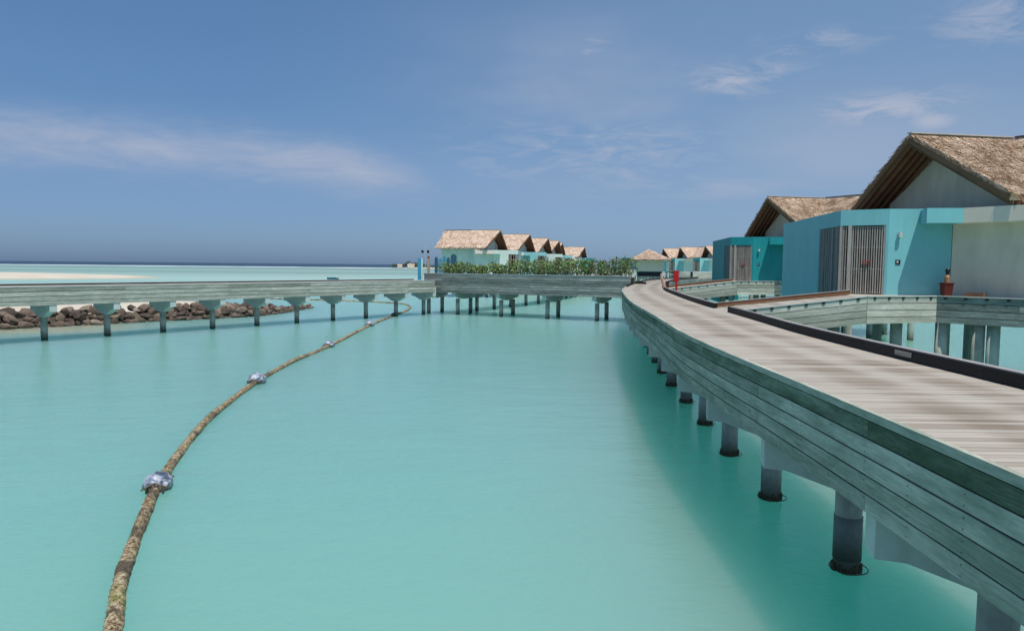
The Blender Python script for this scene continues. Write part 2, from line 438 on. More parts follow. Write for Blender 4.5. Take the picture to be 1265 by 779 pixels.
def sweep(mb, path, l0, l1, o0, o1, z0, z1, step=.6, r=.5, m=0, zf=None):
    # rectangular rail along the path between offsets o0..o1 and heights z0..z1
    n = max(1, int((l1 - l0) / step)); prev = None
    for i in range(n + 1):
        l = l0 + (l1 - l0) * i / n; dz = zf(l) if zf else 0
        a = path.at(l, o0)[0]; b = path.at(l, o1)[0]
        ring = [(a.x, a.y, z0 + dz), (b.x, b.y, z0 + dz), (b.x, b.y, z1 + dz), (a.x, a.y, z1 + dz)]
        if prev:
            w = [0, abs(o1 - o0), abs(o1 - o0) + z1 - z0, 2 * abs(o1 - o0) + z1 - z0, 2 * (abs(o1 - o0) + z1 - z0)]
            for k in range(4):
                k2 = (k + 1) % 4
                mb.face([prev[k], ring[k], ring[k2], prev[k2]], [(pl, w[k]), (l, w[k]), (l, w[k + 1]), (pl, w[k + 1])], r, m)
        else: mb.face(list(reversed(ring)), r=r, m=m)
        prev = ring; pl = l
    mb.face(prev, r=r, m=m)

def fascia(path, l0, l1, off, ztop, zbot, parent, side=-1, mats=('fascia_top', 'fascia'), n=5, seg=3.72, first=0., gap=.014, step=.6, tilt=0, zf=None, bolts=0):
    # boards in lengths that butt over the piers, one mesh per course
    h = (ztop - zbot) / n
    for k in range(n):
        mb = MB(); z1 = ztop - k * h; z0 = z1 - h + gap; l = l0 - random.uniform(0, seg) * 0
        cut = [l0]; x = first + (seg if k % 2 else seg * 2)
        while x < l1 - .3:
            if x > l0 + .3: cut.append(x)
            x += seg * 2
        cut.append(l1)
        for a, b in zip(cut, cut[1:]):
            jo = random.uniform(-.004, .004)
            sweep(mb, path, a + .002, b - .002, off + side * (.002 + jo), off + side * (.045 + jo), z0, z1, step, random.random(), zf=zf)
        x = l0 + .3
        while x < min(l1, bolts):
            for dz_ in (-.05, .05):
                q, d, n_ = path.at(x, off + side * .052); c_ = Vector((q.x, q.y, (z0 + z1) / 2 + dz_)); dd_ = Vector((d.x, d.y, 0))
                mb.face([c_ + (dd_ * math.cos(a) + Vector((0, 0, 1)) * math.sin(a)) * .008 for a in [i_ * 1.047 for i_ in range(6)]], m=1)
            x += .93
        mb.build('fascia_board', [M[mats[0] if k == 0 else mats[1]], M['kerb']], parent)
    # dark backing the boards are nailed to
    mb = MB(); sweep(mb, path, l0, l1, off - side * .05, off - side * .003, zbot + .05, ztop - .06, step, zf=zf); mb.build('backing_joist', M['kerb'], parent)

def planks(path, l0, l1, w, z, parent, pitch=.125, off0=.02, thick=.035, gap=.011, zf=None, name='deck'):
    mb = MB(); l = l0; jr = 0
    while l < l1 - .02:
        a = l + gap; b = min(l + pitch, l1); rr = random.random()
        dz = zf(l) if zf else 0; dz += random.uniform(-.0015, .0015)
        p = [path.at(a, off0)[0], path.at(a, w)[0], path.at(b, w)[0], path.at(b, off0)[0]]
        c = [(q.x, q.y, z - thick + dz) for q in p] + [(q.x, q.y, z + dz) for q in p]
        uv = [(off0, a), (w, a), (w, b), (off0, b)]
        mb.face(c[4:], uv, rr); mb.face([c[3], c[2], c[1], c[0]], uv, rr)
        for i in range(4):
            j = (i + 1) % 4
            mb.face([c[i], c[j], c[4 + j], c[4 + i]], [uv[i], uv[j], uv[j], uv[i]], rr)
        l += pitch
    return mb.build(name, M['deck'], parent, weld=False)

def cap_beam(c, d, halfw, zt, ze, zc, parent, t=.4, ctr=0.0, m='cap', flat=.35):
    # haunched cross beam: c centre, d unit vector across the walkway
    mb = MB(); a = Vector((-d.y, d.x)) * t / 2
    prof = [(-halfw, zt), (-halfw, ze), (-halfw + flat, ze - .02), (ctr - .32, zc), (ctr + .32, zc), (halfw - flat, ze - .02), (halfw, ze), (halfw, zt)]
    F = [Vector((c.x + d.x * u + a.x, c.y + d.y * u + a.y, z)) for u, z in prof]; B = [Vector((c.x + d.x * u - a.x, c.y + d.y * u - a.y, z)) for u, z in prof]
    mb.face(F); mb.face(list(reversed(B)))
    for i in range(len(F)):
        j = (i + 1) % len(F); mb.face([F[j], F[i], B[i], B[j]])
    return mb.build('cross_beam', M[m], parent, bevel=.015)

def pier(x, y, ztop, parent, r=.21, near=False, m='pier', sleeve=True):
    mb = MB(); mb.cyl(x, y, -.6, ztop, r, 24 if near else 12)
    o = mb.build('pier', M[m], parent, smooth=False)
    for pl in o.data.polygons: pl.use_smooth = abs(pl.normal.z) < .5
    if near and sleeve:
        mb = MB(); mb.cyl(x, y, .2, .92, r + .012, 24); s = mb.build('sleeve', M['sleeve'], o)
        for pl in s.data.polygons: pl.use_smooth = abs(pl.normal.z) < .5
    if near:
        mb = MB()
        mb.torus(x + .02, y - .03, .05, r + .085, .009, 28, 6, )
        for k in range(60):
            a = random.uniform(0, 6.28); rr = r + random.uniform(-.01, .012)
            q_ = random.uniform(.012, .028); mb.box(x + rr * math.cos(a) - q_, x + rr * math.cos(a) + q_, y + rr * math.sin(a) - q_, y + rr * math.sin(a) + q_, -.05, random.uniform(.04, .17))
        mb.build('rusty_collar', M['crust'], o)
    return o

# ------------------------------------------------------------------ curved boardwalk
bw = empty('curved_boardwalk', (0, 0, 0))
tag(bw, 'long curved timber boardwalk on round piers, sweeping from the right foreground', 'boardwalk')
P = Path([(3.55, -8), (3.75, -3), (3.92, 2), (4.02, 6.4), (4.07, 10.1), (4.10, 14.4), (4.25, 18.2), (4.50, 21.1), (4.84, 25.1), (5.33, 31.6), (6.3, 40.3),
          (7.75, 51), (9.7, 61), (13.5, 77), (18.2, 92), (25, 107), (34, 118), (47, 128), (62, 136)])
W = 2.95
planks(P, 0, P.len, W + .05, DECK, bw)
fascia(P, 0, P.len, 0, DECK - .10, DECK - 1.15, bw, side=-1, first=1.2, gap=.02, bolts=34)
mb = MB(); sweep(mb, P, 0, P.len, -.052, .012, DECK - .085, DECK + .010, .5, .7); mb.build('rim_board', M['fascia'], bw)
fascia(P, 0, P.len, W + .06, DECK - .04, DECK - .55, bw, side=1, mats=('fascia_dark', 'fascia_dark'), n=2)
# kerbs with gaps at each villa entrance
gaps = [(P.l_at_y(26.1), P.l_at_y(28.8)), (P.l_at_y(52.9), P.l_at_y(55.8)), (P.l_at_y(68), P.l_at_y(72))]
l = 0
for g0, g1 in gaps + [(P.l_at_y(104), 0)]:
    mb = MB(); x = l
    while x < g0 - .1:
        e = min(x + 3.72, g0); sweep(mb, P, x + .003, e - .003, W - .12, W + .03, DECK + .012, DECK + .19, .6, random.random()); x = e
    k = mb.build('kerb', M['kerb'], bw)
    mb = MB(); x = l
    while x < g0 - .1:
        e = min(x + 3.72, g0); sweep(mb, P, x + .004, e - .004, W - .10, W + .035, DECK + .1925, DECK + .212, .6, random.random()); x = e
    mb.build('kerb_cap', M['kerb_top'], k); l = g1
# small pale plate let into the kerb
q, d, n = P.at(P.l_at_y(12.35), W - .128)
mb = MB(); a = q - d * .27; b = q + d * .27
mb.bar((a.x, a.y, DECK + .115), (b.x, b.y, DECK + .115), .012, .085); mb.build('plate', M['slat'], bw)
# far left edge kerb
mb = MB(); sweep(mb, P, P.l_at_y(58), P.l_at_y(112), .02, .16, DECK + .015, DECK + .15); mb.build('kerb', M['kerb'], bw)
LP = P.l_at_y(7.65); k = -4
while True:
    l = LP + k * 3.72
    if l > P.l_at_y(112): break
    if l > .3:
        q, d, n = P.at(l, 1.48); near = l < P.l_at_y(34)
        cap_beam(q, (n - d * .2).normalized(), 1.38, DECK - .5, 1.66, 1.40, bw)
        pier(q.x, q.y, 1.45, bw, near=near, sleeve=(k == 1))
    k += 1
for o_ in (.7, 1.5, 2.3):
    mb = MB(); sweep(mb, P, 0, P.len, o_ - .06, o_ + .06, DECK - .5, DECK - .04, 1.2); mb.build('joist', M['kerb'], bw)

# ------------------------------------------------------------------ straight walkway on the left
lw = empty('straight_boardwalk', (0, 0, 0))
tag(lw, 'straight pale timber boardwalk at left, on single piers in front of the rocks', 'boardwalk')
LD = Vector((.601, .799)); LN = Vector((.799, -.601))
c0 = Vector((-29.36, 45.55)); 
Lp = Path([tuple(c0 - LD * 18.7 - LN * 1.48 * 0 + LN * 1.48), tuple(c0 + LN * 1.48 + LD * 8), tuple(c0 + LN * 1.48 + LD * 20), tuple(c0 + LN * 1.48 + LD * 34.1)], 2)
# this path is the edge facing the camera; the deck lies to its left
def neg(path):
    q = Path.__new__(Path); q.p = list(reversed(path.p)); q.L = [0]
    for a, b in zip(q.p, q.p[1:]): q.L.append(q.L[-1] + (b - a).length)
    q.len = q.L[-1]; return q
Lr = neg(Lp)   # travelling towards the left, deck on the right hand
planks(Lr, 0, Lr.len, 2.95, DECK + .05, lw, pitch=.29)
fascia(Lr, 0, Lr.len, 0, DECK + .02, DECK - 1.12, lw, side=-1, mats=('fascia_pale', 'fascia_pale'), n=4, step=4, gap=.032)
mb = MB(); sweep(mb, Lr, 0, Lr.len, -.06, .08, DECK + .022, DECK + .085, 4, .8); mb.build('rim_board', M['rim'], lw)
mb = MB(); sweep(mb, Lr, 0, Lr.len, 2.8, 2.95, DECK + .06, DECK + .14, 4, .5); k = mb.build('kerb', M['kerb'], lw)
mb = MB(); sweep(mb, Lr, 0, Lr.len, 2.79, 2.96, DECK + .1425, DECK + .17, 4, .5); mb.build('kerb_cap', M['kerb_top'], k)
fascia(Lr, 0, Lr.len, 2.95, DECK + .02, DECK - .6, lw, side=1, mats=('fascia_pale', 'fascia_pale'), n=2, step=4)
for i in range(-5, 10):
    c = c0 + LD * (3.79 * i)
    cap_beam(c, LN, 1.5, DECK - .6, 1.84, 1.46, lw, t=.42)
    pier(c.x, c.y, 1.5, lw, r=.2)

# ------------------------------------------------------------------ planted crossing walkway in the middle
pw = empty('planted_walkway', (0, 0, 0))
tag(pw, 'wide dark grey timber walkway with high boarded side and hedge planter between the two boardwalks', 'walkway')
F0 = Vector((-8.9, 73.75)); F1 = Vector((10.35, 63.75)); PD = (F1 - F0).normalized(); PN = Vector((-PD.y, PD.x)); PL = (F1 - F0).length
# front edge travels right-to-left so that the deck is on the right hand
Pp = Path([tuple(F1), tuple(F0.lerp(F1, .5)), tuple(F0)], 2)
fascia(Pp, 0, PL, 0, 4.06, 2.18, pw, side=-1, mats=('fascia_dark', 'fascia_dark'), n=8, step=4, seg=4.9, gap=.026)
mb = MB(); sweep(mb, Pp, 0, PL, -.08, .1, 4.062, 4.12, 4, .6); mb.build('rim_board', M['rim'], pw)
planks(Pp, 0, PL, 4.6, DECK, pw, pitch=.29, off0=1.3)
mb = MB(); sweep(mb, Pp, .1, PL - 1.6, 1.25, 1.32, 3.0, 4.02, 4); mb.build('planter_board', M['fascia_dark'], pw)
mb = MB(); sweep(mb, Pp, .1, PL - 1.6, .06, 1.245, 3.6, 3.96, 4); mb.build('planter_soil', M['soil'], pw)
fascia(Pp, 0, PL, 4.6, DECK, DECK - 1.1, pw, side=1, mats=('fascia_dark', 'fascia_dark'), n=4, step=4)
mb = MB(); sweep(mb, Pp, 0, PL - 3.2, 4.45, 4.6, DECK + .01, DECK + .2, 4); mb.build('kerb', M['kerb'], pw)
for i in range(-1, 4):
    a = Vector((-5.45, 72.95)) + PD * (4.95 * i) ; 
    if i < 0: a = Vector((-8.8, 73.9)) + PN * .6
    b = a + PN * 2.5; c = (a + b) / 2
    cap_beam(c, PN, 2.05, DECK - .6, 1.84, 1.56, pw, t=.42)
    pier(a.x, a.y, 1.6, pw, r=.2); pier(b.x, b.y, 1.6, pw, r=.2)

# pale end board where the crossing walkway meets the curved boardwalk
# ------------------------------------------------------------------ walkway to the left row of villas
rw = empty('rear_walkway', (0, 0, 0))
tag(rw, 'rear timber walkway leading from behind the hedge to the left row of villas', 'walkway')
Rp = Path([(-6.3, 76.6), (-3.2, 84), (2.0, 96), (6.0, 110), (10.5, 128), (15, 148), (21, 172), (30, 205)], 2)
planks(Rp, 0, Rp.len, 2.9, DECK, rw, pitch=.58)
fascia(Rp, 0, Rp.len, 0, DECK, DECK - 1.1, rw, side=-1, mats=('fascia_dark', 'fascia_dark'), n=2, step=3)
fascia(Rp, 0, Rp.len, 2.92, DECK, DECK - 1.1, rw, side=1, mats=('fascia', 'fascia'), n=2, step=3)
l = 3
while l < Rp.len:
    q, d, n = Rp.at(l, 1.45); cap_beam(q, n, 1.4, DECK - .6, 1.84, 1.5, rw); pier(q.x, q.y, 1.55, rw, r=.2); l += 4.6

# ------------------------------------------------------------------ hedge
def leaves(mb, n, fn, s0, s1):
    for _ in range(n):
        p, r = fn(); s = random.uniform(s0, s1)
        a = Vector((random.gauss(0, 1), random.gauss(0, 1), random.gauss(0, 1))).normalized(); b = a.orthogonal().normalized()
        b = Matrix.Rotation(random.uniform(0, 6.28), 3, a) @ b; c = a.cross(b)
        mb.face([p - b * s, p - c * s * .45, p + b * s, p + c * s * .45], r=r)
hedge = empty('hedge', (F0.x, F0.y, 3.96))
tag(hedge, 'long leafy green hedge with pale stems growing in the boarded planter', 'hedge')
hl = MB(); hs = MB()
bushes = []
x = 2.0
while x < PL - .2:
    bushes.append((x, random.uniform(.32, .8), random.uniform(.85, 1.25) + (.35 if x > 9 else 0) + (.15 if x > 14 else 0), random.uniform(.45, .75))); x += random.uniform(.32, .6)
def hpt():
    b = random.choice(bushes); 
    th = random.uniform(0, 6.28); ph = math.acos(random.uniform(-1, 1)); rr = random.uniform(.4, 1) ** .5 * random.uniform(.85, 1.12)
    px_ = b[0] + math.cos(th) * math.sin(ph) * rr * b[3]; q = .62 + math.sin(th) * math.sin(ph) * rr * .6
    z = b[2] * .62 + math.cos(ph) * rr * b[2] * .52
    w = PD * px_ + PN * q
    r = random.uniform(0, .6) + (.3 if random.random() < .3 else 0)
    return Vector((w.x, w.y, max(z, .05))), r
leaves(hl, 7000, hpt, .07, .15)
for b in bushes:
    for j in range(5):
        w0 = PD * (b[0] + random.uniform(-.15, .15)) + PN * .6; w1 = PD * (b[0] + random.uniform(-.5, .5)) + PN * random.uniform(.3, 1)
        hs.tube([(w0.x, w0.y, 0), ((w0.x + w1.x) / 2, (w0.y + w1.y) / 2, b[2] * .45), (w1.x, w1.y, b[2] * random.uniform(.8, 1.25))], [.03, .022, .01], 5, cap=False)
hl.build('foliage', M['leaf'], hedge, weld=False); hs.build('stems', M['tanwood'], hedge)

# ------------------------------------------------------------------ villa
U = Vector((.985, .17)); V = Vector((.17, -.985)); W2 = Vector((.5, -.866)); N2 = Vector((-.866, -.5))
HW = 4.46; ZR = 6.46; ZE = 3.74
A0 = Vector((0, 0)); NN = V * HW + U * .57; FF = -V * HW + U * .57; K = U * 4.88; K2 = K + W2 * 6.2
def isect(p, d, q, e):
    den = d.x * e.y - d.y * e.x; w = q - p; t = (w.x * e.y - w.y * e.x) / den; return p + d * t
I = isect(NN, U, K + N2 * HW, W2); O = 2 * K - I; EL = K2 + N2 * HW; ER = K2 - N2 * HW
def v3(p, z): return Vector((p.x, p.y, z))
SLOPES = [[v3(A0, ZR), v3(K, ZR), v3(I, ZE), v3(NN, ZE)], [v3(K, ZR), v3(K2, ZR), v3(EL, ZE), v3(I, ZE)],
          [v3(K, ZR), v3(A0, ZR), v3(FF, ZE), v3(O, ZE)], [v3(K2, ZR), v3(K, ZR), v3(O, ZE), v3(ER, ZE)]]
SL_WING = SLOPES
RING_WING = [v3(A0, ZR), v3(NN, ZE), v3(I, ZE), v3(EL, ZE), v3(K2, ZR), v3(ER, ZE), v3(O, ZE), v3(FF, ZE)]
KS = U * 9.4; NS = KS + V * HW - U * .5; FS = KS - V * HW - U * .5
SL_STR = [[v3(A0, ZR), v3(KS, ZR), v3(NS, ZE), v3(NN, ZE)], [v3(KS, ZR), v3(A0, ZR), v3(FF, ZE), v3(FS, ZE)]]
RING_STR = [v3(A0, ZR), v3(NN, ZE), v3(NS, ZE), v3(KS, ZR), v3(FS, ZE), v3(FF, ZE)]
def villa(name, mirror, mats, dens, far=False, wing=True):
    SLOPES = SL_WING if wing else SL_STR; ring = RING_WING if wing else RING_STR
    """mats: dict with teal (side wall), front (lit front), and canopy colours"""
    root = empty(name)
    def B(mb, nm, m, par=None, **k):
        if mirror: mb.mirror()
        return mb.build(nm, m, par or root, **k)
    th = M['thatch_far'] if far else M['thatch']
    # --- roof: thatch with thickness, blades on top
    mb = MB(); dn = Vector((0, 0, .30))
    for s in SLOPES:
        mb.face(s)
    for i in range(len(ring)):
        a = ring[i]; b = ring[(i + 1) % len(ring)]; mb.face([a, a - dn, b - dn, b])
    for s in SLOPES:
        e1 = s[1] - s[0]; nrm = (s[1] - s[0]).cross(s[3] - s[0]).normalized()
        if nrm.z < 0: nrm = -nrm
        down = (Vector((0, 0, -1)) - nrm * (-nrm.z)).normalized(); side = nrm.cross(down)
        area = .5 * ((s[2] - s[0]).cross(s[3] - s[1])).length
        for _ in range(int(area * dens)):
            u = random.random(); v = random.random() ** .9
            p = s[0].lerp(s[1], u).lerp(s[3].lerp(s[2], u), v)
            L = random.uniform(.16, .36) * (2 if far else 1); w = random.uniform(.012, .03) * (4 if far else 1)
            dd = (down + side * random.gauss(0, .22)).normalized(); ss = nrm.cross(dd)
            a = p + nrm * .005; b = p + dd * L + nrm * random.uniform(.015, .06)
            mb.face([a - ss * w, a + ss * w, b + ss * w * .5, b - ss * w * .5], r=random.random())
    # shaggy eaves
    for a, b in ((ring[1], ring[2]), (ring[-2], ring[-1])) + (((ring[2], ring[3]), (ring[5], ring[6])) if wing else ()):
        for _ in range(int((b - a).length * (12 if far else 60))):
            p = a.lerp(b, random.random()) + Vector((random.gauss(0, .02), random.gauss(0, .02), random.uniform(-.28, .02)))
            q = p + Vector((random.gauss(0, .06), random.gauss(0, .06), -random.uniform(.05, .16))); sd = (b - a).normalized() * .025
            mb.face([p - sd, p + sd, q + sd * .4, q - sd * .4], r=random.uniform(0, .6))
    roof = B(mb, 'roof', th, weld=False)
    # ridge caps
    mb = MB()
    mb.bar(v3(A0, ZR + .05), v3(K, ZR + .05), .26, .05); B(mb, 'ridge_cap', M['ridge'], roof)
    kk = K2 if wing else KS
    mb = MB(); mb.bar(v3(K, ZR + .055), v3(kk, ZR + .055), .26, .05, r=.1); B(mb, 'ridge_cap', M['barge'], roof)
    # soffit
    mb = MB()
    for s in SLOPES: mb.face([p - Vector((0, 0, .31)) for p in s], [(p.x, p.y) for p in s])
    B(mb, 'soffit', M['brownwood'], roof, weld=False)
    # barge boards down both front rakes (two stepped layers) and purlins
    for E_ in (NN, FF):
        mb = MB(); out = -U * .03
        a = v3(A0 + out, ZR - .22); b = v3(E_ + out, ZE - .22); mb.bar(a, b, .07, .20, up=(0, 0, 1), r=.6)
        a = v3(A0 + U * .10, ZR - .40); b = v3(E_ + U * .10, ZE - .40); mb.bar(a, b, .06, .16, up=(0, 0, 1), r=.3)
        B(mb, 'barge_board', M['barge'], roof)
        for k in ((.38, .72, 1.06, 1.40) if not far else (.9,)):
            mb = MB(); mb.bar(v3(A0 + U * k, ZR - .42), v3(E_ + U * k, ZE - .42), .14, .16, up=(0, 0, 1), r=random.random()); B(mb, 'rafter', M['brownwood'], roof)
    # --- body under the roof
    sb = 1.75; q = 3.3 / HW; zt = ZR - .34 - (ZR - ZE) * q
    gn = A0 + U * sb + V * 3.3; gf = A0 + U * sb - V * 3.3; gi = K + (I - K) * q; go = K + (O - K) * q; el = K2 - W2 * .8 + N2 * 3.3; er = K2 - W2 * .8 - N2 * 3.3
    if not wing:
        kn = KS - U * .9 + V * 3.3; kf = KS - U * .9 - V * 3.3; gi = gn.lerp(kn, .5); go = gf.lerp(kf, .5); el, er = kn, kf
    mb = MB(); body = [gn, gi, el, er, go, gf]
    for i in range(6):
        a = body[i]; b = body[(i + 1) % 6]
        if i == 5:
            m_ = (a + b) / 2; mb.face([v3(a, -.3), v3(b, -.3), v3(b, zt), v3(m_, ZR - .34), v3(a, zt)])
        elif i == 2:
            m_ = (a + b) / 2; mb.face([v3(a, -.3), v3(b, -.3), v3(b, zt), v3(m_, ZR - .34), v3(a, zt)])
        else: mb.face([v3(a, -.3), v3(b, -.3), v3(b, zt), v3(a, zt)])
    mb.face([v3(p, -.3) for p in body])
    B(mb, 'wall', M['white'] if not far else M['mint'])
    # --- teal entrance block
    a = Vector((-1.71, 8.8)); b = Vector((-2.95, -.68)); c = Vector((-1.52, -1.68)); d = Vector((.77, -1.95)); e = Vector((4.6, -7.45))
    if not wing: e = Vector((3.1, -4.2))
    g1 = b.lerp(a, .30); bc = (c - b).normalized(); cp = c - bc * .10; TOP = 3.32; H1 = 2.70; ZB = -1.9
    mb = MB(); mb.wall(a, g1, .2, ZB, TOP, 1); mb.wall(g1, b, .2, H1, TOP, 1); B(mb, 'side_wall', mats['side'])
    mb = MB(); mb.wall(b + bc * .003, c, .2, H1 + .001, TOP - .002, 1); mb.wall(cp, c, .2, -.3, H1, 1); B(mb, 'gate_lintel', mats['mid'])
    mb = MB(); mb.wall(c + Vector((.002, 0)), d, .2, -.35, TOP - .004, 1); B(mb, 'front_wall', mats['front'])
    mb = MB(); mb.wall(a + Vector((.2, 0)), a + Vector((2.4, .25)), .2, ZB, TOP - .006, -1); B(mb, 'side_wall', mats['side'])
    mb = MB(); mb.wall(d + Vector((.02, 0)), e, .2, ZB + 1.6, TOP - .006, 1); B(mb, 'white_wall', M['white'] if not far else M['mint'])
    mb = MB(); mb.prism([tuple(x) for x in (a + Vector((.1, -.1)), b + Vector((.1, .1)), c + Vector((0, .1)), d + Vector((.05, .05)), d + Vector((1.2, 1.2)), a + Vector((2.4, 0)))], TOP - .16, TOP - .05)
    B(mb, 'flat_roof', M['flat_roof'])
    mb = MB(); mb.prism([tuple(x) for x in (a + Vector((.25, -.3)), b + Vector((.25, .1)), c + Vector((0, .22)), d + Vector((.0, .25)), d + Vector((1.2, 1.2)), a + Vector((2.2, 0)))], -.2, -.02)
    B(mb, 'floor', M['deck'])
    # inside the screen: lobby wall in near black, standing in for interior shade
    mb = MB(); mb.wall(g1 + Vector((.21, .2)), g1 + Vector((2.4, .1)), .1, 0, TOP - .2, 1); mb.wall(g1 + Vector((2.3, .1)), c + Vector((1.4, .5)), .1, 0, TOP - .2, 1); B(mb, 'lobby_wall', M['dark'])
    # canopy slab, teal part then cream part
    s0 = c.lerp(d, .50); s1 = Vector((s0.x - .34, s0.y - 1.0)); dp = Vector((.52, -3.0)); ep = Vector((4.1, -8.1)) if wing else Vector((2.8, -4.9))
    m_ = s0 + Vector((0, .05)); 
    mb = MB(); mb.prism([tuple(p) for p in (s1, dp, d + Vector((-.003, .05)), m_)], H1 + .02, TOP - .055); can = B(mb, 'canopy', mats['front'])
    mb = MB(); mb.prism([tuple(p) for p in (dp + Vector((.003, 0)), ep, e + Vector((.05, .05)), d + Vector((.003, .05)))], H1 + .022, TOP - .053); B(mb, 'canopy', M['cream'])
    # gate: dense boards on the side face, open slats on the front face
    gate = empty('gate') ; gate.parent = root
    mb = MB(); L = (b - g1).length; dr = (b - g1).normalized(); nn = Vector((-dr.y, dr.x)); n_ = 12 if far else 26
    for i in range(n_):
        p = g1 + dr * (L * (i + .5) / n_) + nn * (.05 + random.uniform(0, .02)); mb.bar(v3(p, -.05), v3(p, H1 - .01), .035, L / n_ * .80, up=(dr.x, dr.y, 0), r=random.random())
    mb.wall(g1 + nn * .09, b + nn * .09, .03, 0, H1 - .02, 1, r=.2)
    B(mb, 'screen', M['slat_dark'], gate)
    mb = MB(); L = (cp - b).length; n_ = 8 if far else 19
    nn = Vector((-bc.y, bc.x))
    for i in range(n_):
        if i == 4 or (far and i == 2): continue
        p = b + bc * (L * (i + .5) / n_) + nn * .06
        mb.bar(v3(p, .03), v3(p, H1 - .03), L / n_ * .5, .045, up=(nn.x, nn.y, 0), r=random.random())
    B(mb, 'slats', M['slat'], gate)
    mb = MB()
    p = b + bc * (L * (4.2 / 19)) + nn * .045; mb.bar(v3(p, 0), v3(p, H1), .13, .09, up=(nn.x, nn.y, 0), r=.9)
    p = b + bc * .03 + nn * .05; mb.bar(v3(p, 0), v3(p, H1), .09, .09, up=(nn.x, nn.y, 0), r=.7)
    p = cp - bc * .04 + nn * .05; mb.bar(v3(p, 0), v3(p, H1), .07, .08, up=(nn.x, nn.y, 0), r=.4)
    for z in (1.0, 1.85, 2.62, .08): mb.bar(v3(b + bc * .05 + nn * .10, z), v3(cp - bc * .05 + nn * .10, z), .03, .06, r=.5)
    B(mb, 'gate_frame', M['slat'], gate)
    if not far:
        mb = MB(); p = b.lerp(cp, .60) - nn * .005; mb.tube([v3(p - bc * .14, 1.27), v3(p - bc * .07, 1.33), v3(p, 1.25), v3(p + bc * .07, 1.33), v3(p + bc * .14, 1.27), v3(p, 1.13)], .022, 6); B(mb, 'red_ribbon', M['red'], gate)
        mb = MB(); p = cp - bc * .1 - nn * .02; mb.bar(v3(p, .95), v3(p, 1.2), .04, .04); B(mb, 'handle', M['steel'], gate)
        # wall lamp and number plate on the lit front wall
        fd = (d - c).normalized(); fn = Vector((fd.y, -fd.x)); p = c + fd * .38
        mb = MB(); q_ = p + fn * .02; mb.bar(v3(q_ - fd * .06, 2.32), v3(q_ + fd * .06, 2.32), .03, .12); q_ = p + fn * .12; mb.cyl(q_.x, q_.y, 2.22, 2.40, .075, 14); mb.bar(v3(p, 2.34), v3(q_, 2.34), .03, .03)
        B(mb, 'wall_lamp', M['steel'])
        mb = MB(); q_ = p + fn * .012; mb.bar(v3(q_ - fd * .09, 1.27), v3(q_ + fd * .09, 1.27), .02, .18); pl = B(mb, 'number_plate', M['black'])
        mb = MB(); q_ = p + fn * .026; mb.bar(v3(q_ - fd * .05, 1.28), v3(q_ + fd * .01, 1.28), .006, .09); B(mb, 'switch', M['steel'], pl)
    # --- substructure
    mb = MB(); mb.prism([tuple(p) for p in body], -.62, -.305); B(mb, 'platform', M['cap'])
    spots = [(-1.2, 7.6), (-2.2, 1.2), (1.8, 5.5), (2.3, .8), (5.6, 4.4), (6.2, -.2), (6.0, -4.6 if wing else -2), (8.6, -1.6)] + ([(8.4, -5.6), (1.8, 8.6)] if wing else [])
    for x, y in spots:
        mb = MB(); mb.cyl(x, y, -4.5, -.3, .21, 12); B(mb, 'pier', M['pier_pale'])
    return root

m1 = dict(side=M['teal'], mid=M['teal'], front=M['teal'])
villa1 = villa('water_villa', False, m1, 420)
villa1.location = (16.05, 30.0, FLOOR)
tag(villa1, 'nearest water villa with light teal walls, slatted gate and thatched gable roof at right edge', 'villa', 'thatched water villas right of the curved boardwalk')
villa2 = copy_tree(villa1); villa2.location = (19.6, 56.6, FLOOR)
tag(villa2, 'second water villa with deeper teal walls and thatched gable just beyond the nearest one', 'villa')
for ch in villa2.children:
    if any(s.material == M['teal'] for s in ch.material_slots):
        ch.data = ch.data.copy(); ch.data.materials[0] = M['teal_deep']
# far right row
m3 = dict(side=M['teal_deep'], mid=M['teal_deep'], front=M['aqua'])  # front lighter than side: sunlit and shaded walls put into the paint
vf = villa('water_villa', False, m3, 8, far=True)
spots = [((49, 186), -.1, 'small far villa with teal walls, rightmost gable peeping out left of the deep teal villa'),
         ((45.8, 200), -.1, 'small far villa with middle one of three gables left of the deep teal villa'),
         ((44.5, 216), -.1, 'small far villa with gable partly hidden behind the lone square hut')]
for i, ((x, y), rz, lb) in enumerate(spots):
    v = vf if i == 0 else copy_tree(vf)
    v.location = (x, y, FLOOR); v.rotation_euler.z = rz; tag(v, lb, 'villa', 'thatched water villas right of the curved boardwalk')
# left row, mirrored
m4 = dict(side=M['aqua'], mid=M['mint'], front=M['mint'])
vl = villa('water_villa', True, m4, 14, far=True, wing=False)
tag(vl, 'x', 'villa', 'row of thatched water villas behind the hedge')
LV = [((-1.9, 113), 'first and largest villa of the row behind the hedge, with broad tan thatched roof', 'm'),
      ((3.0, 127), 'second villa of the row behind the hedge, gable just right of the broad roof', 'a'),
      ((7.0, 144), 'third villa from the left in the row behind the hedge', 'm'),
      ((10, 158), 'fourth villa from the left in the row behind the hedge', 'a'),
      ((11.8, 173), 'fifth villa from the left in the row behind the hedge, mostly hidden gable', 'm'),
      ((20.5, 208), 'last far villa with deeper teal walls at right end of the row behind the hedge', 't')]
for i, ((x, y), lb, c_) in enumerate(LV):
    v = vl if i == 0 else copy_tree(vl)
    v.location = (x, y, FLOOR); v.rotation_euler.z = -.19; tag(v, lb, 'villa', 'row of thatched water villas behind the hedge')
    if c_ != 'm' :
        for ch in v.children:
            ch_ = ch
            if ch.name.split('.')[0] in ('side_wall', 'front_wall', 'gate_lintel', 'canopy') and ch.material_slots[0].material in (M['aqua'], M['mint']):
                ch.data = ch.data.copy(); ch.data.materials[0] = M['aqua'] if c_ == 'a' else M['teal_deep']

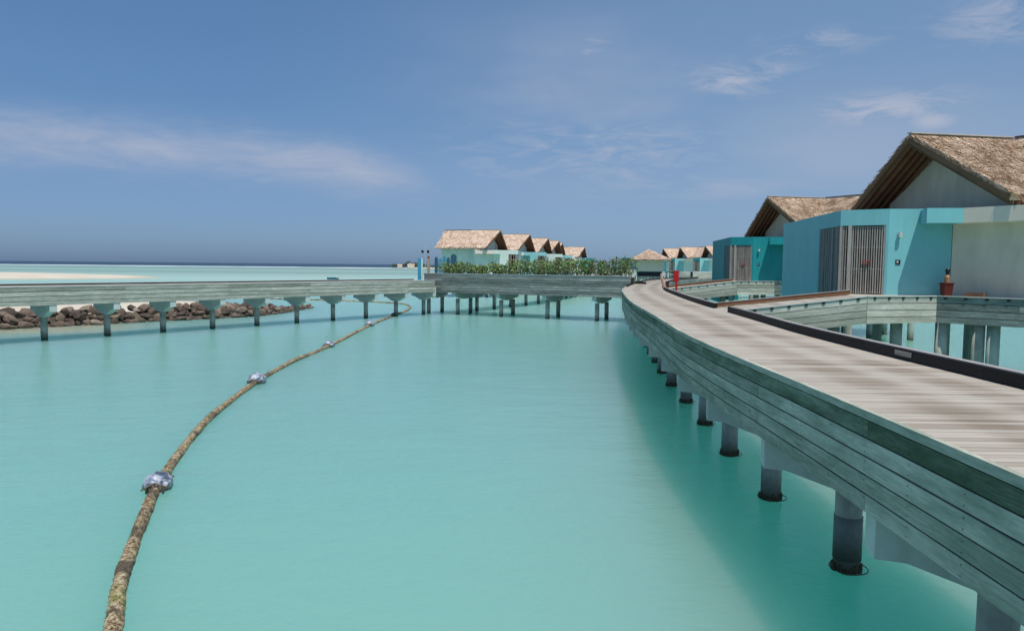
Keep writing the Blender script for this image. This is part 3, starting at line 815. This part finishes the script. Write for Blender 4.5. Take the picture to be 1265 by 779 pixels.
# ------------------------------------------------------------------ entrance ramps
def entrance(dx, dy, near=True, label=''):
    root = empty('entrance_walkway', (dx, dy, 0)); tag(root, label, 'walkway', 'timber entrance ramps to the villas')
    P0, P1, P2, P3, P4 = (7.86, 26.35), (12.65, 26.0), (15.7, 26.95), (17.42, 24.95), (21.5, 20.4)
    Q0, Q1 = (8.02, 29.0), (12.98, 28.05); z0, z1 = DECK, FLOOR
    # planks run across: build as strips between near and far edges
    mb = MB(); n = 34
    for i in range(n):
        a = i / n; b = (i + 1) / n - .04 / n; rr = random.random()
        pa = Vector(P0).lerp(Vector(P1), a); pb = Vector(P0).lerp(Vector(P1), b); qa = Vector(Q0).lerp(Vector(Q1), a); qb = Vector(Q0).lerp(Vector(Q1), b)
        za = z0 + (z1 - z0) * a; zb = z0 + (z1 - z0) * b
        c = [(pa.x, pa.y, za - .04), (pb.x, pb.y, zb - .04), (qb.x, qb.y, zb - .04), (qa.x, qa.y, za - .04), (pa.x, pa.y, za), (pb.x, pb.y, zb), (qb.x, qb.y, zb), (qa.x, qa.y, za)]
        mb.hexa(c, r=rr)
    poly = [P1, P2, P3, P4, (24, 23), (17.2, 28.4), (14.7, 29.0), (13.2, 29.6), Q1]
    mb.prism(poly, z1 - .05, z1 - .002)
    mb.build('deck', M['deck'], root)
    h = .98; H = 4
    pts = [(Vector(P0), z0), (Vector(P1), z1), (Vector(P2), z1), (Vector(P3), z1), (Vector(P4), z1)]
    for s in range(4):
        (a, za), (b, zb) = pts[s], pts[s + 1]; d = (b - a).normalized(); nrm = Vector((d.y, -d.x))
        ms = ('fascia_pale', 'fascia_pale', 'fascia_dark', 'fascia_dark')[s]  # left-facing runs use darker boards, their shade put into the colour
        for k in range(H):
            hh = h / H; t1 = -k * hh; t0 = t1 - hh + .022; L = (b - a).length; mb = MB()
            o = nrm * .045; jj = random.uniform(0, .005) * nrm; a_ = a + jj; b_ = b + jj
            mb.hexa([v3(a_ + o, za + t0), v3(b_ + o, zb + t0), v3(b_, zb + t0), v3(a_, za + t0), v3(a_ + o, za + t1), v3(b_ + o, zb + t1), v3(b_, zb + t1), v3(a_, za + t1)], r=random.random(), uo=(random.random() * 9, 0))
            mb.build('fascia_board', M[ms], root)
        mb = MB(); nb = max(2, int(L / .55))
        for q in range(nb):
            c_ = a + d * (L * (q + .5) / nb) + nrm * .06; zz = za + (zb - za) * (q + .5) / nb - .05
            mb.bar(v3(c_ - d * .05, zz), v3(c_ + d * .05, zz), .04, .07)
        mb.build('joist_ends', M['kerb'], root)
        mb = MB(); i_ = nrm * -.06
        mb.hexa([v3(a, za - h + .04), v3(b, zb - h + .04), v3(b + i_, zb - h + .04), v3(a + i_, za - h + .04), v3(a - nrm * .003, za - .05), v3(b - nrm * .003, zb - .05), v3(b + i_, zb - .05), v3(a + i_, za - .05)])
        mb.build('backing_joist', M['kerb'], root)
        mb = MB(); a2 = a + nrm * .0; b2 = b
        mb.bar(v3(a2, za + .022), v3(b2, zb + .022), .16, .04, r=.8 if s < 2 else .3); mb.build('rim_board', M['rim'], root)  # rim tone lowered on the left-facing runs for the same shade
    # kerb on the far side of the ramp
    mb = MB(); mb.bar(v3(Vector(Q0), z0 + .09), v3(Vector(Q1), z1 + .09), .12, .15, r=.6); kb = mb.build('kerb', M['brownwood'], root)
    mb = MB(); mb.bar(v3(Vector(Q0), z0 + .18), v3(Vector(Q1), z1 + .18), .16, .026, r=.6); mb.build('kerb_cap', M['kerb_top'], kb)
    mb = MB(); mb.bar(v3(Vector(Q0) , z0 - .45), v3(Vector(Q1), z1 - .45), .05, .8); mb.build('fascia_board', M['fascia_dark'], root)
    for x, y in ((11.9, 26.9), (14.55, 27.5), (16.0, 27.05), (16.9, 26.3), (17.25, 26.0)):
        pier(x, y, z1 - .6 if x > 12 else z1 - .9, root, r=.21, m='pier' if x not in (17.25,) else 'pier_pale')
    for (x0, y0, x1, y1) in ((10.6, 26.5, 10.9, 28.2), (14.2, 26.8, 14.3, 28.6), (16.4, 26.9, 17.6, 28.0)):
        mb = MB(); mb.bar((x0, y0, z1 - .75), (x1, y1, z1 - .75), .35, .45); mb.build('cross_beam', M['cap'], root)
    return root
entrance(0, 0, True, 'weathered timber entrance ramp leading to the slatted gate of the nearest villa')
entrance(3.55, 26.6, True, 'timber entrance ramp to the deeper teal second villa, behind the red sign')

# far continuing walkway with boarded side seen right of the square hut
fw = empty('far_walkway', (0, 0, 0)); tag(fw, 'far boarded walkway running between the square hut and the second villa', 'walkway')
Fp = Path([(62, 150), (50, 146), (40, 142), (33, 139), (30, 131)], 2)
fascia(Fp, 0, Fp.len, 0, 4.15, 2.2, fw, side=-1, mats=('rim', 'fascia_pale'), n=6, step=3)
planks(Fp, 0, Fp.len, 3, 3.6, fw, pitch=.6)
for i in range(7):
    q, d, n = Fp.at(2 + i * 5, 1.5); pier(q.x, q.y, 2.4, fw)

# ------------------------------------------------------------------ square hut
hut = empty('square_hut', (21.0, 112, 3.9)); hut.rotation_euler.z = -.12
tag(hut, 'lone small square cream hut with pyramid thatched roof at the end of the curved boardwalk', 'hut')
mb = MB(); mb.box(-1.95, 1.95, -1.9, 1.9, .35, 2.4); mb.build('wall', M['cream'], hut)
mb = MB(); mb.box(-1.8, 1.8, -1.75, 1.75, -.35, .34); mb.build('base', M['dark'], hut)
mb = MB(); mb.box(-2.1, 2.1, -2.1, 2.1, -.9, -.36); mb.build('platform', M['fascia_dark'], hut)
mb = MB(); e = 2.95; q_ = [(-e, -e), (e, -e), (e, e), (-e, e)]
ap = Vector((-.15, 0, 3.75))
for i in range(4):
    a = Vector((*q_[i], 2.22)); b = Vector((*q_[(i + 1) % 4], 2.22)); mb.face([a, b, ap]); mb.face([a, a - Vector((0, 0, .22)), b - Vector((0, 0, .22)), b])
    nrm = (b - a).cross(ap - a).normalized(); dn = (Vector((0, 0, -1)) + nrm * nrm.z).normalized()
    for _ in range(700):
        u, v = random.random(), random.random()
        if u + v > 1: u, v = 1 - u, 1 - v
        p = a + (b - a) * u + (ap - a) * v; w = nrm.cross(dn) * .06; l_ = p + dn * .35 + nrm * .06
        mb.face([p - w, p + w, l_ + w * .6, l_ - w * .6], r=random.random())
mb.face([(x, y, 2.0) for x, y in q_])
mb.build('roof', M['thatch_far'], hut, weld=False)
mb = MB(); mb.bar((-2.05, -2.3, -1), (-2.05, -2.3, 2.0), .14, .14, up=(0, 1, 0)); mb.build('post', M['white'], hut)
for x in (-1.7, 1.7):
    for y in (-1.7, 1.7):
        mb = MB(); mb.cyl(x, y, -4.4, -.9, .2, 10); mb.build('pier', M['pier'], hut)
# blue service block left of the hut
sv = empty('service_block', (19.2, 121, 3.6)); sv.rotation_euler.z = -.1
tag(sv, 'small flat roofed blue and white service block left of the square hut', 'building')
mb = MB(); mb.box(-1.1, 1.6, -1.5, 1.5, .9, 2.75); mb.build('wall', M['blue_dark'], sv)
mb = MB(); mb.box(-1.0, .9, -1.45, 1.45, -.6, .897); mb.build('lower_wall', M['mint'], sv)
mb = MB(); mb.box(-1.2, 1.7, -1.6, 1.6, 2.753, 2.85); mb.build('roof', M['teal'], sv)
for x in (-.9, 1.2):
    for y in (-1.2, 1.2):
        mb = MB(); mb.cyl(x, y, -4.2, -.6, .2, 10); mb.build('pier', M['pier'], sv)

# ------------------------------------------------------------------ little things
# red sign beside the curved boardwalk
sg = empty('red_sign', (11.05, 49.3, DECK)); tag(sg, 'upright red board on a short red post beside the curved boardwalk kerb', 'sign')
mb = MB(); mb.bar((0.05, 0, 0), (0.05, 0, .75), .11, .11, up=(0, 1, 0)); mb.build('post', M['red'], sg)
mb = MB(); mb.bar((-.17, 0, .98), (.20, .04, .98), .10, .78); mb.build('board', M['red'], sg, bevel=.015)
hy = empty('hydrant', (10.62, 49.9, DECK)); tag(hy, 'short dark red standpipe left of the upright red board', 'hydrant')
mb = MB(); mb.cyl(0, 0, 0, .5, .09, 14); mb.build('body', M['darkred'], hy)
mb = MB(); mb.cyl(0, 0, .5, .56, .13, 14); mb.cyl(0, 0, .56, .60, .07, 14); mb.build('cap', M['darkred'], hy)
ps = empty('leaning_post', (10.6, 51.3, DECK)); tag(ps, 'faded pinkish post leaning behind the dark red standpipe', 'post')
mb = MB(); mb.tube([(.12, 0, 0), (.02, 0, .45), (-.10, 0, .85), (-.13, 0, 1.15)], [.10, .11, .10, .07], 10); mb.build('shaft', M['pink'], ps)
# pot with bottle-shaped ornament by the canopy of villa 1
pt = empty('clay_pot', (16.35, 27.45, FLOOR)); pt.scale = (.8, .8, .85); tag(pt, 'square dark red clay pot standing in the shade against the nearest villa', 'pot')
mb = MB(); mb.hexa([(-.17, -.17, 0), (.17, -.17, 0), (.17, .17, 0), (-.17, .17, 0), (-.21, -.21, .55), (.21, -.21, .55), (.21, .21, .55), (-.21, .21, .55)]); mb.build('body', M['darkred'], pt)
mb = MB(); mb.box(-.235, .235, -.235, .235, .55, .60); mb.build('rim', M['darkred'], pt)
bt = empty('bottle_ornament', (16.36, 27.45, FLOOR + .51)); tag(bt, 'tan bottle shaped ornament with black neck standing on the dark red pot', 'ornament')
mb = MB(); mb.tube([(0, 0, .0), (0, 0, .22), (0, 0, .29)], [.10, .10, .055], 14); mb.build('body', M['tan'], bt)
mb = MB(); mb.tube([(0, 0, .29), (0, 0, .42), (0, 0, .5), (0, 0, .54)], [.05, .075, .075, .045], 14); mb.build('neck', M['black'], bt)
bx = empty('low_crate', (17.0, 26.75, FLOOR)); bx.rotation_euler.z = -.9; tag(bx, 'low dark crate lying on the deck right of the red pot', 'crate')
mb = MB()
for z in (0.02, .10): mb.box(-.32, .32, -.16, -.14, z, z + .06); mb.box(-.32, .32, .14, .16, z, z + .06); mb.box(-.32, -.30, -.14, .14, z, z + .06); mb.box(.30, .32, -.14, .14, z, z + .06)
mb.box(-.3, .3, -.14, .14, .0, .02); mb.build('body', M['brownwood'], bx)

# posts and screen at the left end of the planted walkway
bp = empty('blue_pillar', (-9.35, 74.4, DECK)); tag(bp, 'bright blue upright board pillar left of the tan post at the walkway junction', 'pillar')
mb = MB(); mb.box(-.30, .06, -.06, .06, .05, 2.25); mb.build('board', M['blue'], bp)
mb = MB(); mb.box(.065, .20, -.07, .07, 0, 2.25); mb.build('frame', M['mint'], bp)
tp = empty('tan_post', (-8.55, 74.3, DECK)); tag(tp, 'square tan timber post with a round knob between blue panel and dark screen', 'post')
mb = MB(); mb.box(-.13, .13, -.13, .13, 0, 2.25); mb.build('shaft', M['tanwood'], tp)
mb = MB(); mb.tube([(0, 0, 2.25), (0, 0, 2.33), (0, 0, 2.45), (0, 0, 2.52)], [.07, .13, .12, .04], 10); mb.build('knob', M['brownwood'], tp)
scn = empty('blue_screen', (-8.0, 75.0, DECK)); tag(scn, 'dark blue green screen of pointed upright boards at the left end of the hedge', 'screen')
for i, (hh, m_) in enumerate([(2.25, 'blue_dark'), (2.1, 'blue'), (2.35, 'blue'), (2.2, 'blue_dark'), (2.55, 'blue_dark')]):
    mb = MB(); x = i * .41; w = .34 if i < 4 else .62
    F = [(x, 0, 0), (x + w, 0, 0), (x + w, 0, hh), (x + w / 2, 0, hh + .22), (x, 0, hh)]; Bk = [(a, .06, c) for a, _, c in F]
    mb.face(F); mb.face(list(reversed(Bk)))
    for k in range(5): mb.face([F[(k + 1) % 5], F[k], Bk[k], Bk[(k + 1) % 5]])
    mb.build('board', M[m_], scn)
mb = MB()
for z in (.5, 1.7): mb.box(-.05, 2.3, .063, .11, z, z + .09)
mb.build('rail', M['brownwood'], scn)
ms = empty('slender_mast', (-9.0, 75.6, DECK)); tag(ms, 'slender pale mast with two small dark floodlights behind the blue panel', 'mast')
mb = MB(); mb.cyl(0, 0, 0, 3.9, .03, 8); mb.build('pole', M['steel'], ms)
mb = MB(); mb.bar((-.35, 0, 2.8), (.35, 0, 2.8), .04, .04); mb.build('crossarm', M['steel'], ms)
for x in (-.3, .28):
    mb = MB(); mb.hexa([(x - .12, -.1, 2.83), (x + .12, -.1, 2.83), (x + .09, .12, 2.83), (x - .09, .12, 2.83), (x - .12, -.16, 3.08), (x + .12, -.16, 3.08), (x + .09, .10, 3.0), (x - .09, .10, 3.0)]); mb.build('floodlight', M['black'], ms)

# small boat far out
bo = empty('small_boat', (-57, 232, 0)); bo.rotation_euler.z = .15
tag(bo, 'small blue and grey boat afloat beyond the straight boardwalk', 'boat')
mb = MB(); st = [(-1.9, .05, .75), (-1.5, .45, .62), (-.5, .7, .5), (.7, .72, .5), (1.7, .66, .5)]
for side in (1, -1):
    for (x0, w0, z0), (x1, w1, z1) in zip(st, st[1:]):
        mb.face([(x0, side * w0 * .55, -.12), (x1, side * w1 * .55, -.12), (x1, side * w1, z1), (x0, side * w0, z0)])
mb.face([(1.7, -.36, -.12), (1.7, .36, -.12), (1.7, .66, .5), (1.7, -.66, .5)])
for (x0, w0, z0), (x1, w1, z1) in zip(st, st[1:]): mb.face([(x0, -w0 * .8, z0 * .6), (x1, -w1 * .8, z1 * .6), (x1, w1 * .8, z1 * .6), (x0, w0 * .8, z0 * .6)])
mb.build('hull', M['blue_dark'], bo)
mb = MB(); mb.box(-.9, .9, -.55, .55, .45, .72); mb.build('cover', M['blue'], bo)
mb = MB(); mb.box(1.7, 2.0, -.15, .15, .1, .95); mb.build('outboard_motor', M['steel'], bo)

# ------------------------------------------------------------------ floating pipe and floats
pp = catmull([(-3.1, 4.2, 0), (-4.25, 7.0, 0), (-5.32, 9.48, 0), (-6.07, 11.09, 0), (-7.09, 13.81, 0), (-7.79, 15.87, 0), (-8.81, 19.48, 0), (-9.77, 24.05, 0), (-10.58, 30.1, 0), (-10.98, 36.15, 0),
              (-10.95, 43.9, 0), (-11.45, 58.75, 0), (-11.4, 70.2, 0), (-11.3, 78, 0), (-12.1, 86, 0), (-14.5, 92, 0), (-21.9, 97, 0), (-34, 101, 0)], .12)
pts = [(p.x, p.y, .035 + .02 * math.sin(p.y * .9)) for p in pp]
mb = MB(); mb.tube(pts, [.115 + .006 * math.sin(i * .31) for i in range(len(pts))], 12, jit=.12)
for _ in range(2600):
    i_ = int(random.random() ** 1.5 * 330) + 8; a_ = random.uniform(-.5, 3.64); q = Vector(pts[i_]); dd = (Vector(pts[i_ + 1]) - q).normalized(); sd_ = Vector((dd.y, -dd.x, 0))
    o_ = sd_ * math.cos(a_) + Vector((0, 0, math.sin(a_))); c_ = q + o_ * .112 + dd * random.uniform(-.06, .06); w_ = random.uniform(.008, .03)
    mb.face([c_ - dd * w_, c_ + sd_ * w_ * .8, c_ + dd * w_ + o_ * w_ * random.uniform(.3, 1.3)])
    mb.face([c_ + sd_ * w_ * .5, c_ + o_ * w_ * random.uniform(.5, 1.6), c_ - dd * w_])
tag(mb.build('floating_pipe', M['pipe'], smooth=True), 'long crusty brown floating pipe snaking across the lagoon', 'pipe')
def buoy(x, y, ang, sc, lb):
    b = empty('float', (x, y, .06), ang); tag(b, lb, 'float', 'wrapped floats strapped around the floating pipe')
    bm = bmesh.new(); bmesh.ops.create_icosphere(bm, subdivisions=4, radius=1)
    for v in bm.verts:
        c = v.co; nz = math.sin(c.x * 7 + 2 * c.y * sc) * .05 + math.sin(c.y * 9 + c.z * 8) * .04 + random.uniform(-.012, .012)
        k = 1 + nz; c.x *= .46 * k * (1 - .12 * abs(c.z)); c.y *= .34 * k; c.z = c.z * .30 * k + .03
        c *= sc
    me = bpy.data.meshes.new('wrap'); bm.to_mesh(me); bm.free(); me.materials.append(M['buoy']); me.polygons.foreach_set('use_smooth', [True] * len(me.polygons))
    o = bpy.data.objects.new('wrap', me); col.objects.link(o); o.parent = b
    mb = MB()
    for s in (-.47, .47):
        mb.tube([(s * sc + .03 * math.cos(a), .17 * math.cos(a), .17 * math.sin(a) - .02) for a in [k * math.pi / 8 for k in range(17)]], .025, 6, jit=.3)
        mb.tube([(s * sc * 1.06, -.26, .05), (s * sc * 1.02, 0, .16), (s * sc * 1.08, .27, .04)], .02, 6, jit=.3)
    mb.build('strap', M['crust'], b)
def pang(y):
    i = min(range(len(pp)), key=lambda i: abs(pp[i].y - y)); d = pp[i + 1] - pp[i - 1]; return pp[i].x, pp[i].y, math.atan2(d.y, d.x)
for y, sc, lb in ((15.75, .88, 'nearest crumpled silver and blue float on the pipe, with rusty strap'), (30.0, 1.08, 'second nearest white and dark blue float on the pipe'),
                  (43.4, .95, 'third float on the pipe, small and whitish'), (58.5, 1.05, 'farthest small float on the pipe before the straight boardwalk'), (70.0, .8, 'dark small float on the pipe under the straight boardwalk')):
    x, yy, a = pang(y); buoy(x, yy, a, sc, lb)

# ------------------------------------------------------------------ boulders
rock_meshes = []
for i in range(9):
    bm = bmesh.new(); bmesh.ops.create_icosphere(bm, subdivisions=2, radius=1)
    pl = [(Vector((random.gauss(0, 1), random.gauss(0, 1), random.gauss(0, 1))).normalized(), random.uniform(.42, .72)) for _ in range(13)]
    for v in bm.verts:
        for n, d in pl:
            e = v.co.dot(n) - d
            if e > 0: v.co -= n * e
        v.co *= 1.35 * (1 + random.uniform(-.03, .03))
    me = bpy.data.meshes.new('boulder'); bm.to_mesh(me); bm.free(); me.materials.append(M['rock']); rock_meshes.append(me)
RL = [Vector(p) for p in ((-45, 42), (-41, 47.5), (-36.6, 53.2), (-33.2, 56.8), (-30.2, 60.5), (-27, 64.0), (-23.8, 68.6), (-22.9, 73.5), (-22.6, 78.5), (-22.2, 82.5))]
RP = Path([tuple(p) for p in RL], .5)
mb = MB(); prev = None
for i in range(90):
    l_ = RP.len * i / 89; fr = i / 89; hs_ = 1.0 if fr < .62 else max(.12, 1 - (fr - .62) / .38 * .95)
    ring = []
    for o_, z in ((.15, -.15), (-.35, .22), (-.95, .58), (-1.7, .78), (-2.7, .72), (-3.6, .2)):
        q, d, n = RP.at(l_, o_ * (.6 + .4 * hs_)); ring.append((q.x + random.uniform(-.06, .06), q.y, (z + random.uniform(-.1, .1)) * (hs_ if z > 0 else 1)))
    if prev:
        for a in range(5): mb.face([prev[a], ring[a], ring[a + 1], prev[a + 1]])
    prev = ring
tag(mb.build('rubble', M['rubble']), 'rubble mound added under the boulders, coloured dark for the shaded gaps', 'rubble', kind='stuff')  # added mound; its dark colour stands in for shade between the rocks
l = 0
while l < RP.len:
    fr = l / RP.len; hscale = 1.0 if fr < .62 else max(.18, 1 - (fr - .62) / .38 * .95)
    rows = [(-.1, .08, .5), (-.65, .42, .55), (-1.3, .80, .6), (-2.1, 1.02, .6)]
    for (o_, z, s) in rows:
        if hscale < .5 and z > .8: continue
        if random.random() < .02: continue
        q, d, n = RP.at(l + random.uniform(-.35, .35), o_ * (0.6 + .4 * hscale) + random.uniform(-.2, .2))
        o = bpy.data.objects.new('boulder', random.choice(rock_meshes)); col.objects.link(o)
        sc = s * .78 * random.uniform(.7, 1.3) * (.55 + .45 * hscale)
        o.location = (q.x, q.y, z * hscale + random.uniform(-.1, .1)); o.scale = (sc * random.uniform(.9, 1.35), sc * random.uniform(.8, 1.1), sc * random.uniform(.6, .85))
        o.rotation_euler = (random.uniform(-.4, .4), random.uniform(-.4, .4), random.uniform(0, 6.28))
        tag(o, 'brown angular boulder in the low rock bank behind the straight boardwalk', 'boulder', 'boulders of the rock bank behind the straight boardwalk')
    l += .66

# ------------------------------------------------------------------ far headland
island('headland', smoothpoly([(-176, 1000), (-150, 985), (-110, 975), (20, 960), (60, 1000), (20, 1060), (-110, 1060), (-160, 1030)]), 1.6)
def far_tree(x, y, h, w, palm, label):
    t = empty('palm_tree' if palm else 'broadleaf_tree', (x, y, 1.0)); tag(t, label, 'tree', 'trees on the far headland')
    mb = MB(); mb.tube([(0, 0, 0), (.4, 0, h * .4), (.9 if palm else .2, 0, h * .8)], [.5, .35, .25], 6); mb.build('trunk', M['brownwood'], t)
    mb = MB()
    if palm:
        for k in range(11):
            a = k / 11 * 6.28 + random.uniform(-.2, .2); L = random.uniform(2.8, 4); up = random.uniform(.2, 1.6)
            c = Vector((.9, 0, h * .8)); d = Vector((math.cos(a), math.sin(a), 0)); s = Vector((-d.y, d.x, 0))
            p = [c, c + d * L * .5 + Vector((0, 0, up)), c + d * L + Vector((0, 0, up - 2.0))]
            for i, (a_, b_) in enumerate(zip(p, p[1:])):
                w0, w1 = (.3, .7) if i == 0 else (.7, .1); mb.face([a_ - s * w0, a_ + s * w0, b_ + s * w1, b_ - s * w1], r=random.random() * .6)
    else:
        def fn():
            v = Vector((random.gauss(0, 1), random.gauss(0, 1), random.gauss(0, 1))).normalized() * random.uniform(.5, 1.05)
            return Vector((v.x * w, v.y * w, h * .62 + v.z * h * .42)), random.random() * .9
        leaves(mb, 260, fn, .5, 1.0)
    mb.build('crown', M['leaf_far'], t, weld=False)
specs = [(-160, 990, 4.5, 5, 0, 'lowest leftmost bush at the tip of the far headland'), (-150, 992, 4.5, 6, 0, 'second low bush from the tip of the far headland'), (-141, 990, 9.5, 0, 1, 'tall dark palm standing alone on the far headland'),
         (-143.5, 996, 7.0, 4, 0, 'dark round tree just left of the lone palm on the far headland'), (-133, 992, 6.5, 5, 0, 'tree just right of the lone palm on the far headland')]
for x, y, h, w, pm, lb in specs: far_tree(x, y, h, w, pm, lb)
mb = MB()
def fn():
    x = random.uniform(-133, 60); k = (.7 + .3 * math.sin(x * .13) + .2 * math.sin(x * .41)) * 6.5
    return Vector((x, random.uniform(985, 1020), random.uniform(.5, 1 + k))), random.random()
leaves(mb, 2600, fn, .6, 1.3)
tag(mb.build('far_wood', M['leaf_far'], weld=False), 'continuous far wood covering the headland behind the villas', 'wood', kind='stuff')
for x, w, h, z, lb in ((-152, 6, 2.6, 1.2, 'tiny white house between the low bushes on the far headland'), (-137, 9, 3.4, 1.2, 'tiny white house right beside the tall palm on the far headland')):
    b = empty('white_house', (x, 984, z - .2)); tag(b, lb, 'house')
    mb = MB(); mb.box(-w / 2, w / 2, 0, 5, 0, h); mb.build('wall', M['white'], b)
    mb = MB(); e = .5
    for s in (-e, 5 + e): pass
    mb.face([(-w / 2 - e, -e, h), (w / 2 + e, -e, h), (w / 2, 2.5, h + 1.5), (-w / 2, 2.5, h + 1.5)]); mb.face([(-w / 2 - e, 5 + e, h), (w / 2 + e, 5 + e, h), (w / 2, 2.5, h + 1.5), (-w / 2, 2.5, h + 1.5)])
    mb.face([(-w / 2 - e, -e, h), (-w / 2 - e, 5 + e, h), (-w / 2, 2.5, h + 1.5)]); mb.face([(w / 2 + e, -e, h), (w / 2 + e, 5 + e, h), (w / 2, 2.5, h + 1.5)])
    mb.build('roof', M['thatch_far'], b)

# ------------------------------------------------------------------ camera
cam = bpy.data.cameras.new('camera'); cam.sensor_width = 36; cam.lens = 36 * 900 / 1265; cam.clip_end = 60000; cam.clip_start = .05
co = bpy.data.objects.new('camera', cam); col.objects.link(co); scene.camera = co
pitch = math.atan(61.6 / 900); roll = math.atan(.0094)
co.matrix_world = Matrix.Translation((0, 0, EYE)) @ Matrix.Rotation(math.pi / 2 - pitch, 4, 'X') @ Matrix.Rotation(roll, 4, 'Z')

# ------------------------------------------------------------------ sun and sky
EL_, AZ = 68.0, math.atan2(.33, -.944)      # azimuth measured from +Y towards +X
sun = bpy.data.lights.new('sun', 'SUN'); sun.energy = 4.0; sun.angle = R(.55); sun.color = (1, .955, .89)
so = bpy.data.objects.new('sun', sun); col.objects.link(so)
sd = Vector((math.sin(AZ) * math.cos(R(EL_)), math.cos(AZ) * math.cos(R(EL_)), math.sin(R(EL_))))
so.rotation_euler = sd.to_track_quat('Z', 'Y').to_euler()
w = bpy.data.worlds.new('World'); scene.world = w; w.use_nodes = True
t = NT(w.node_tree); bg = t.add('ShaderNodeBackground'); out = t.add('ShaderNodeOutputWorld'); t.l.new(bg.outputs[0], out.inputs[0])
sky = t.add('ShaderNodeTexSky'); sky.sky_type = 'NISHITA'; sky.sun_disc = False; sky.sun_elevation = R(EL_); sky.sun_rotation = AZ
sky.air_density = 1.0; sky.dust_density = .6; sky.ozone_density = 3.0
dr = t.add('ShaderNodeTexCoord').outputs['Generated']; X = t.sep(dr)
az = t.math('MULTIPLY', t.math('ARCTAN2', X[0], X[1]), 57.2958); el = t.math('MULTIPLY', t.math('ARCSINE', X[2]), 57.2958)
cv = t.add('ShaderNodeCombineXYZ'); t.put(cv.inputs[0], az); t.put(cv.inputs[1], el); ae = cv.outputs[0]
def gauss(az0, saz, el0, sel, tilt=0.0):
    da = t.math('SUBTRACT', az, az0); de = t.math('SUBTRACT', t.math('SUBTRACT', el, el0), t.math('MULTIPLY', da, tilt))
    a = t.math('DIVIDE', da, saz); b = t.math('DIVIDE', de, sel)
    return t.math('EXPONENT', t.math('MULTIPLY', t.math('ADD', t.math('MULTIPLY', a, a), t.math('MULTIPLY', b, b)), -1.0))
wisp = t.noise(t.map(ae, (.10, .42, 1), rot=(0, 0, .12)), 1, 6, .62, .5)
wisp2 = t.noise(t.map(ae, (.22, .9, 1), rot=(0, 0, -.1), loc=(3, 1, 0)), 1, 7, .66, .8)
soft = t.noise(t.map(ae, (.05, .14, 1), loc=(7, 2, 0)), 1, 4, .55)
# long band at left
da = t.math('ADD', az, 27.0); cur = t.math('SUBTRACT', 8.0, t.math('MULTIPLY', t.math('MULTIPLY', da, da), .0042))
de = t.math('DIVIDE', t.math('SUBTRACT', t.math('ADD', el, t.math('MULTIPLY', t.math('SUBTRACT', wisp2, .5), 2.2)), cur), 1.55)
band = t.math('EXPONENT', t.math('MULTIPLY', t.math('MULTIPLY', de, de), -1.0))
band = t.math('MULTIPLY', band, t.math('MULTIPLY', t.rng(az, -13, -3.5, 1, 0, True), t.rng(wisp, .28, .62, .25, 1)))
cl = t.math('MULTIPLY', band, .92)
for g, wn, lo, hi, k in ((gauss(6, 10, 8.6, 2.8), wisp2, .40, .66, .75), (gauss(26.5, 5.5, 10.8, 1.2), wisp2, .34, .56, 1.0), (gauss(29.5, 1.5, 9.9, .7), wisp2, .28, .46, 1.0), (gauss(17, 4.0, 13.6, 1.4), wisp2, .42, .64, .9),
                         (gauss(33, 3.5, 15.8, 1.4), wisp2, .42, .62, .8), (gauss(22, 4, 15.6, .8), wisp2, .42, .60, .6), (gauss(6, 1.5, 16.2, 1.0), wisp2, .40, .60, .6), (gauss(14, 10, 5.9, .8), wisp, .38, .58, .55), (gauss(24, 14, 8.0, 4.5), soft, .28, .6, .45), (gauss(5, 11, 12, 5.5), soft, .34, .60, .5), (gauss(-34, 8, 10.5, 2.0), soft, .4, .65, .3)):
    cl = t.math('MAXIMUM', cl, t.math('MULTIPLY', t.math('MULTIPLY', g, t.rng(wn, lo, hi)), k))
cl = t.math('MINIMUM', cl, 1.0)
te = t.rng(el, 0, 18)
tint = t.ramp(te, [(0, (.34, .52, .98)), (.12, (.41, .57, .93)), (.3, (.50, .62, .86)), (.6, (.58, .735, .90)), (1, (.67, .86, 1.0))])
c = t.mix(1.0, sky.outputs[0], tint, 'MULTIPLY')
veil = t.math('MULTIPLY', t.rng(az, -26, 22, 0, 1, True), t.rng(el, 0, 60, 1, .3))
c = t.mix(t.math('MULTIPLY', veil, .34), c, (3.3, 4.7, 6.3))
c = t.mix(t.math('MULTIPLY', cl, .85), c, (4.4, 4.8, 5.9))
t.put(bg.inputs[0], c); bg.inputs[1].default_value = .10
scene.view_settings.view_transform = 'Standard'; scene.view_settings.look = 'None'; scene.view_settings.exposure = 0; scene.view_settings.gamma = 1
scene.render.engine = 'CYCLES'
scene.cycles.max_bounces = 6
